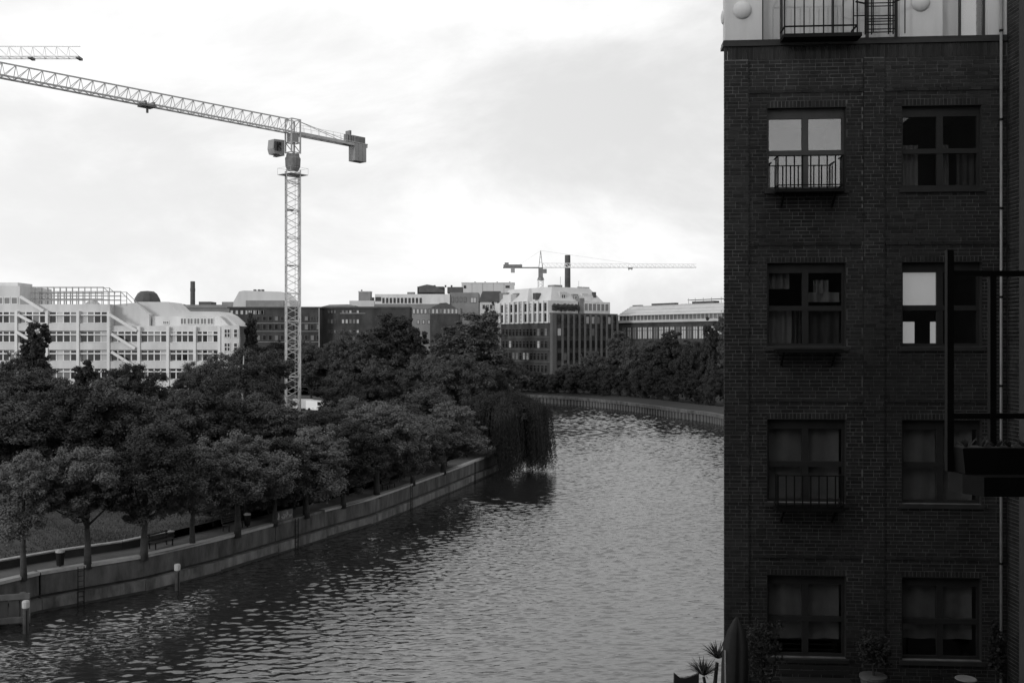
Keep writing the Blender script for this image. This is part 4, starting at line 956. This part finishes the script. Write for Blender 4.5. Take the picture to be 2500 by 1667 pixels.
# return wing with bricks on its narrow visible side
wg = thing('courtyard_wing', 'narrow brick return wall in the right corner of the courtyard', 'wall', tuple(Vector((BX, BY, BG))+Matrix.Rotation(BA, 3, 'Z')@Vector((UR+.02, 0, 0))), 0)
MB().box(.006, 3, -1.7, .3, 0, bz(24.5)).build('mortar_wall', 'mortar', wg); MB().box(.1, 3, -11.6, -1.72, 0, bz(22.4)).build('return_wall', 'brickplain', wg)
wr = MB(); z = 6.5; c = 0
while z < 24.3:
    y = -1.7+(.125 if c % 2 else 0)
    while y < -.02:
        wr.box(random.uniform(-.003,.003), .06, y, min(y+.24, 0), bz(z), bz(z)+BH); y += .25
    z += COURSE; c += 1
wr.build('brick_courses', 'brick', wg, kind='stuff')

# ------------------------------------------------------------------ the photographer's own building: tall part behind the camera and a lower wing at the right edge
hb = thing('camera_side_building', 'dark brick house wall closing the right picture edge beside the balcony', 'building', (4.84, 9.5, BG))
MB().box(0, 9, -11, 0, -.5, bz(19.1)).build('wing_wall', 'brickplain', hb)
MB().box(-.05, 9.1, -11.0, .08, bz(19.1), bz(19.25)).build('wing_roof', 'darkroof', hb)
MB().box(-22, 1.5, -23, -11.2, -.5, bz(29.5)).build('tall_wall', 'brickplain', hb)
for k in range(8):
    for i in range(6):
        put(winmesh(1.7, 1.8, 2, (.5,), .08, ('darkframe','paned')), 'window', hb, (-20+i*3.4, -11.19, 3.+k*3.3), R(180))

# ------------------------------------------------------------------ black balcony at the right edge
bo = thing('black_balcony', 'black steel balcony jutting in from the right edge', 'balcony', (4.84, 8.05, 14.37))
sl = MB().xy([(-1.31,0),(-.02,0),(-.02,-.42),(-1.22,-.42),(-1.31,-.25)], -.06, .09).build('floor_slab', 'blacksteel', bo)
zz = lambda y: wz(y, 8.0)-14.37
for x, y0, y1, w in ((2317,611,1150,.052),(2421,668,1150,.05)):
    X = wx(x, 8.0)-4.84; MB().box(X-w/2, X+w/2, -.08, -.03, max(zz(y1), .09), zz(y0)).build('post', 'blacksteel', bo)
for y in (668, 1015): MB().box(wx(2317,8.)-4.84, -.02, -.075, -.035, zz(y)-.022, zz(y)+.022).build('rail', 'blacksteel', bo)
pl = thing('planter_box', 'dark planter box with low plants on the black balcony', 'planter', (wx(2323, 8.0), 8.0, 14.462))
L = 4.80-pl.location.x
MB().xz([(0.02,0),(L,0),(L,.2),(-.0,.2)], -.2, .0).build('trough', 'blacksteel', pl)
MB().box(.02, L-.02, -.18, -.02, .19, .206).build('soil', 'bark', pl)
def tuft(n, L, w, m, spread, seed, base=(0,0,0), up=.6):
    r = random.Random(seed); mb = MB()
    for i in range(n):
        a = r.uniform(0, 6.28); t = r.uniform(.25, 1)*spread; l_ = L*r.uniform(.7, 1.1)
        b0 = Vector(base)+Vector((math.cos(a), math.sin(a), 0))*.02; d = Vector((math.cos(a)*t, math.sin(a)*t, up*r.uniform(.4, 1.3)))
        d.normalize(); s_ = Vector((-math.sin(a), math.cos(a), 0))*w; p1 = b0+d*l_*.55; p2 = b0+d*l_+Vector((0,0,-.16*l_*t))
        mb.add([b0-s_*.5, b0+s_*.5, p1+s_, p1-s_, p2], [(0,1,2,3),(3,2,4)])
    return mb
tb = MB()
for i in range(9):
    g = tuft(12, .09, .012, 'leaf', .9, 30+i, (.08+i*.115, -.1, .205)); tb.add(g.v, g.f)
tb.build('plant', 'leaf2', pl)

# ------------------------------------------------------------------ roof terrace in front of the brick building
TZ = 7.75
tr = MB(); tr.xy([(2.75,9.6),(BX+.02,9.6),(11,9.6),(11,21.9),(BX,22.3),(2.95,22.35)], BG-.2, TZ); tr.build('terrace_block', 'brickplain', kind='structure')
def at(x, Y, z=TZ): return (wx(x, Y), Y, z)
ps = thing('closed_parasol', 'tall closed dark parasol on the terrace at the corner of the brick building', 'parasol', at(1795, 19.0))
MB().cyl((0,0,0),(0,0,2.42),.022,n=10).build('pole', 'greysteel', ps)
MB().lathe([(.26,0),(.26,.06),(.05,.09),(.04,.3)], 14).build('base', 'concretelow', ps)
r = random.Random(3); n = 20; FO = [r.uniform(-.4, .32) for _ in range(20)]; prof = [(.17,.95),(.20,1.2),(.205,1.6),(.19,2.0),(.13,2.25),(.06,2.42),(.012,2.5)]; vs = []; fs = []
for j, (rr_, z) in enumerate(prof):
    for i in range(n):
        a = 2*math.pi*i/n; f = 1+FO[i]*(1-.3*j/6)+.12*math.sin(2*a+j*.5)+.05*math.sin(j*1.7); vs.append((rr_*f*math.cos(a+.04*j)+.012*j*.4, rr_*f*math.sin(a+.04*j), z))
fs = [(j*n+i, j*n+(i+1)%n, (j+1)*n+(i+1)%n, (j+1)*n+i) for j in range(6) for i in range(n)]
MB().add(vs, fs).build('canopy', 'fabric', ps, smooth=True)
MB().bar((-.17,-.11,.98),(-.205,-.1,1.6),.015,.03).add([(-.22,-.08,1.0),(-.2,-.13,1.0),(-.21,-.13,1.9),(-.23,-.08,1.9)],[(0,1,2,3)]).build('hem', 'fabricp', ps)
yu = thing('yucca_plant', 'spiky potted yucca left of the closed parasol', 'plant', at(1738, 19.4))
MB().lathe([(.15,0),(.2,.4),(.21,.42),(.18,.42)], 14).build('pot', 'pot', yu)
mb = MB(); mb.tube([(0,0,.4),(.03,0,.8),(.1,0,1.5)], [.05,.045,.035], 7); mb.tube([(0,0,.6),(-.1,.02,.9),(-.16,0,1.22)], [.04,.035,.03], 7); mb.build('stem', 'bark', yu)
for k, (x, z, n) in enumerate(((.12,1.58,90),(-.16,1.25,90))): tuft(n, .42, .012, 'leaf2', 1., 50+k, (x,0,z), .55).build('leaf_rosette', 'leaf2', yu)
ch = thing('garden_chair', 'high-backed dark garden chair with a dipped top edge at the bottom', 'chair', at(1675, 20.0), R(8))
MB().xz([(-.26,.35),(.25,.35),(.26,1.09),(.2,1.06),(.08,1.02),(-.04,1.0),(-.13,1.01),(-.21,1.08),(-.25,1.115)], -.03, .03).build('backrest', 'fabric', ch)
MB().xz([(.255,1.088),(.2,1.06),(.08,1.02),(-.02,1.0),(-.02,1.012),(.08,1.035),(.2,1.078)], -.035, -.0305).build('piping', 'fabricp', ch)
MB().box(-.26, .26, .03, .55, .38, .46).build('seat', 'fabric', ch)
for x in (-.24, .24):
    for y in (0, .5): MB().box(x-.02, x+.02, y-.02, y+.02, 0, .38).build('leg', 'blacksteel', ch)
MB().box(-.29, -.25, -.03, .5, .6, .64).build('armrest', 'blacksteel', ch); MB().box(.27, .31, -.03, .5, .6, .64).build('armrest', 'blacksteel', ch)
def potted(x, Y, w, h, ph, label, name='potted_shrub', pr=.22):
    o = thing(name, label, 'plant', at(x, Y), 0)
    MB().lathe([(pr*.75,0),(pr,ph*.9),(pr*1.08,ph*.92),(pr*1.08,ph),(pr*.9,ph)], 16).build('pot', 'pot', o)
    c, t = crown_mesh('potted', 'round', int(x), h, w, .15, 2600, .035, 'leaf2'); put(c, 'foliage', o, (0,0,ph)); put(t, 'stem', o, (0,0,ph), sc=(.3,.3,1)); return o
potted(1858, 20.6, .95, 1.75, .35, 'loose tall shrub in a pot before the lowest left window')
potted(2132, 20.9, .85, .95, .75, 'round shrub in a pale pot between the two lowest windows', pr=.26)
potted(2432, 21.2, .45, 1.6, .3, 'climbing plant at the foot of the downpipe', 'climbing_plant', .16)
st_ = thing('side_table', 'small round pale-topped side table before the lowest right window', 'table', at(2358, 20.4))
MB().lathe([(.2,.83),(.215,.845),(.2,.86)], 18).build('table_top', 'fabricp', st_); MB().cyl((0,0,.02),(0,0,.83),.02,n=8).build('leg', 'blacksteel', st_); MB().lathe([(.15,0),(.15,.02)], 14).build('base', 'blacksteel', st_)
bn = thing('terrace_bench', 'dark slatted bench against the brick wall below the left window', 'bench', at(1990, 21.6), BA)
for i in range(3): MB().box(-.75, .75, .1, .13, .5+i*.12, .58+i*.12).build('slat', 'darkframe', bn)
for i in range(4): MB().box(-.75, .75, -.32+i*.1, -.24+i*.1, .42, .45).build('slat', 'darkframe', bn)
for x in (-.65, .65): MB().box(x-.03, x+.03, -.3, .12, 0, .42).build('leg', 'blacksteel', bn)

# ------------------------------------------------------------------ river and promenade details
def pile(x, ytop, ybase, label):
    Y = HC*F/(ybase-CY); o = thing('mooring_pile', label, 'mooring pile', (wx(x, Y), Y, 0)); h = wz(ytop, Y)
    MB().cyl((0,0,-1.2),(0,0,h-.45),.15,n=12).build('shaft', 'bark', o, smooth=True)
    MB().lathe([(.17,h-.42),(.19,h-.36),(.19,h-.1),(.16,h-.03),(.05,h)], 12).build('cap', 'paleconc', o)
    MB().cyl((.12,-.16,h-.5),(.12,-.16,-.3),.03,n=6).build('ladder_rail', 'blacksteel', o)
pile(433, 1375, 1442, 'white-capped mooring pile in the river below the promenade trees'); pile(63, 1464, 1546, 'white-capped mooring pile at the left edge beside the fender')
fd = thing('timber_fender', 'weathered timber fender with two walers at the left edge', 'fender', (-29.5, 53.4, 0), R(18))
for z, y in ((1.62, 0.), (.42, -.25)):
    MB().box(-4, 3.3, y-.15, y+.1, z-.14, z+.14).build('waler', 'timber', fd)
for i in range(13): MB().box(-3.9+i*.56, -3.42+i*.56, .12, .2, .1, 1.45).build('plank', 'timber', fd)
for x in (-3, 0., 2.9): MB().cyl((x, .35, -1), (x, .35, 1.75), .16, n=10).build('pile', 'timber', fd)
def litter_bin(x, Y, label):
    o = thing('litter_bin', label, 'bin', (wx(x, Y), Y, QZ)); MB().lathe([(.2,.1),(.24,.85)], 12).build('drum', 'blacksteel', o); MB().lathe([(.26,.86),(.26,.95),(.1,1.02)], 12).build('lid', 'paleconc', o); MB().cyl((0,0,0),(0,0,.12),.06,n=8).build('foot', 'blacksteel', o)
litter_bin(147, 58.6, 'pale-topped litter bin between the first two promenade trees'); litter_bin(604, 71.2, 'dark litter bin on the promenade beside the park bench')
def bench(x, Y, ang, label):
    o = thing('park_bench', label, 'bench', (wx(x, Y), Y, QZ), ang)
    for i in range(4): MB().box(-.9, .9, -.25+i*.13, -.15+i*.13, .43, .47).build('slat', 'bark', o)
    for i in range(3): MB().box(-.9, .9, .3+i*.02, .34+i*.02, .55+i*.14, .65+i*.14).build('slat', 'bark', o)
    for s_ in (-.75, .75): MB().bar((s_,-.2,0),(s_,-.2,.43),.06).bar((s_,.3,0),(s_,.36,.95),.06).bar((s_,-.2,.41),(s_,.3,.41),.05).build('leg', 'blacksteel', o)
bench(570, 70.2, R(68), 'dark park bench on the promenade under the fifth tree'); bench(395, 64.2, R(66), 'slatted park bench between the third and fourth promenade trees'); bench(950, 89.5, R(72), 'small pale park bench beside the shrubs on the right promenade')
gb = thing('graffiti_block', 'pale concrete block sprayed with scribbles beside the promenade', 'wall', (wx(690, 73.8), 73.8, QZ), R(62))
MB().box(-.95, .95, -.15, .15, 0, .75).build('block', 'concretelow', gb)
r = random.Random(8); mb = MB()
for i in range(7):
    p = Vector((-.8+i*.24, -.156, .2+r.random()*.3))
    for j in range(4):
        q_ = Vector((p.x+r.uniform(-.1,.16), -.156, r.uniform(.12,.66))); mb.bar(p, q_, .012, .05); p = q_
mb.build('graffiti', 'grafitti', gb)
# graffiti on the far end of the quay wall
a = Vector(EL[47]); b_ = Vector(EL[49]); t = (b_-a).normalized()
gq = thing('quay_graffiti', 'pale sprayed graffiti on the quay wall left of the willow', 'graffiti', (a.x+.93*0-(-t.y)*-.22, a.y+t.x*.22, .95), math.atan2(t.y, t.x))
mb = MB()
for i in range(9):
    p = Vector((.2+i*.4, 0, .2+r.random()*.5))
    for j in range(4):
        q_ = Vector((p.x+r.uniform(-.2,.3), 0, r.uniform(.1,1.))); mb.bar(p, q_, .02, .1); p = q_
mb.build('stroke', 'grafitti', gq)
def van(x, Y, ang, label):
    o = thing('parked_van', label, 'van', (wx(x, Y), Y, 2.75), ang)
    MB().xz([(-2.4,.35),(2.3,.35),(2.4,.9),(1.75,1.15),(1.15,1.95),(-2.3,2.05),(-2.42,1.9)], -.9, .9).build('body', 'carw', o)
    MB().xz([(1.68,1.2),(1.22,1.82),(.6,1.84),(.6,1.2)], -.91, .91).build('side_window', 'paned', o)
    for a in (-1.5, 1.5):
        for s_ in (-.85, .85): MB().cyl((a, s_-.1, .34),(a, s_+.1, .34),.34,n=14).build('wheel', 'tyre', o)
van(748, 186, R(20), 'white parked van nearest the crane foot'); van(778, 181, R(-35), 'white parked van at the right of the two by the crane')
# pale birch trunks and a lamp among the trees
for x, Y, yt, yb, lab in ((594,104,915,985,'pale birch trunk showing in the dark trees below the white building'),):
    o = thing('birch_tree', lab, 'tree', (wx(x, Y), Y, 2.75)); z1 = wz(yt, Y)-2.75
    MB().tube([(0,0,-.2),(.1,0,z1*.4),(-.1,0,z1*.8),(.05,0,z1+2)], [.16,.14,.1,.05], 8).build('trunk', 'birch', o, smooth=True)
    put(PROTO['slim0'][0], 'crown', o, (0,0,z1*.6), sc=(.35,.35,.35))
lp = thing('bank_lamp', 'pale curved lamp post on the far bank above the willow top', 'lamp', (wx(1254, 258), 258, 1.95))
MB().tube([(-.7,0,0),(-.5,0,1.6),(.1,0,3.2),(.25,0,6.3)], [.13,.12,.1,.08], 8).build('post', 'ballast', lp); MB().xz([(.1,6.2),(.9,6.3),(.9,6.42),(.1,6.45)], -.15, .15).build('lamp_head', 'ballast', lp)
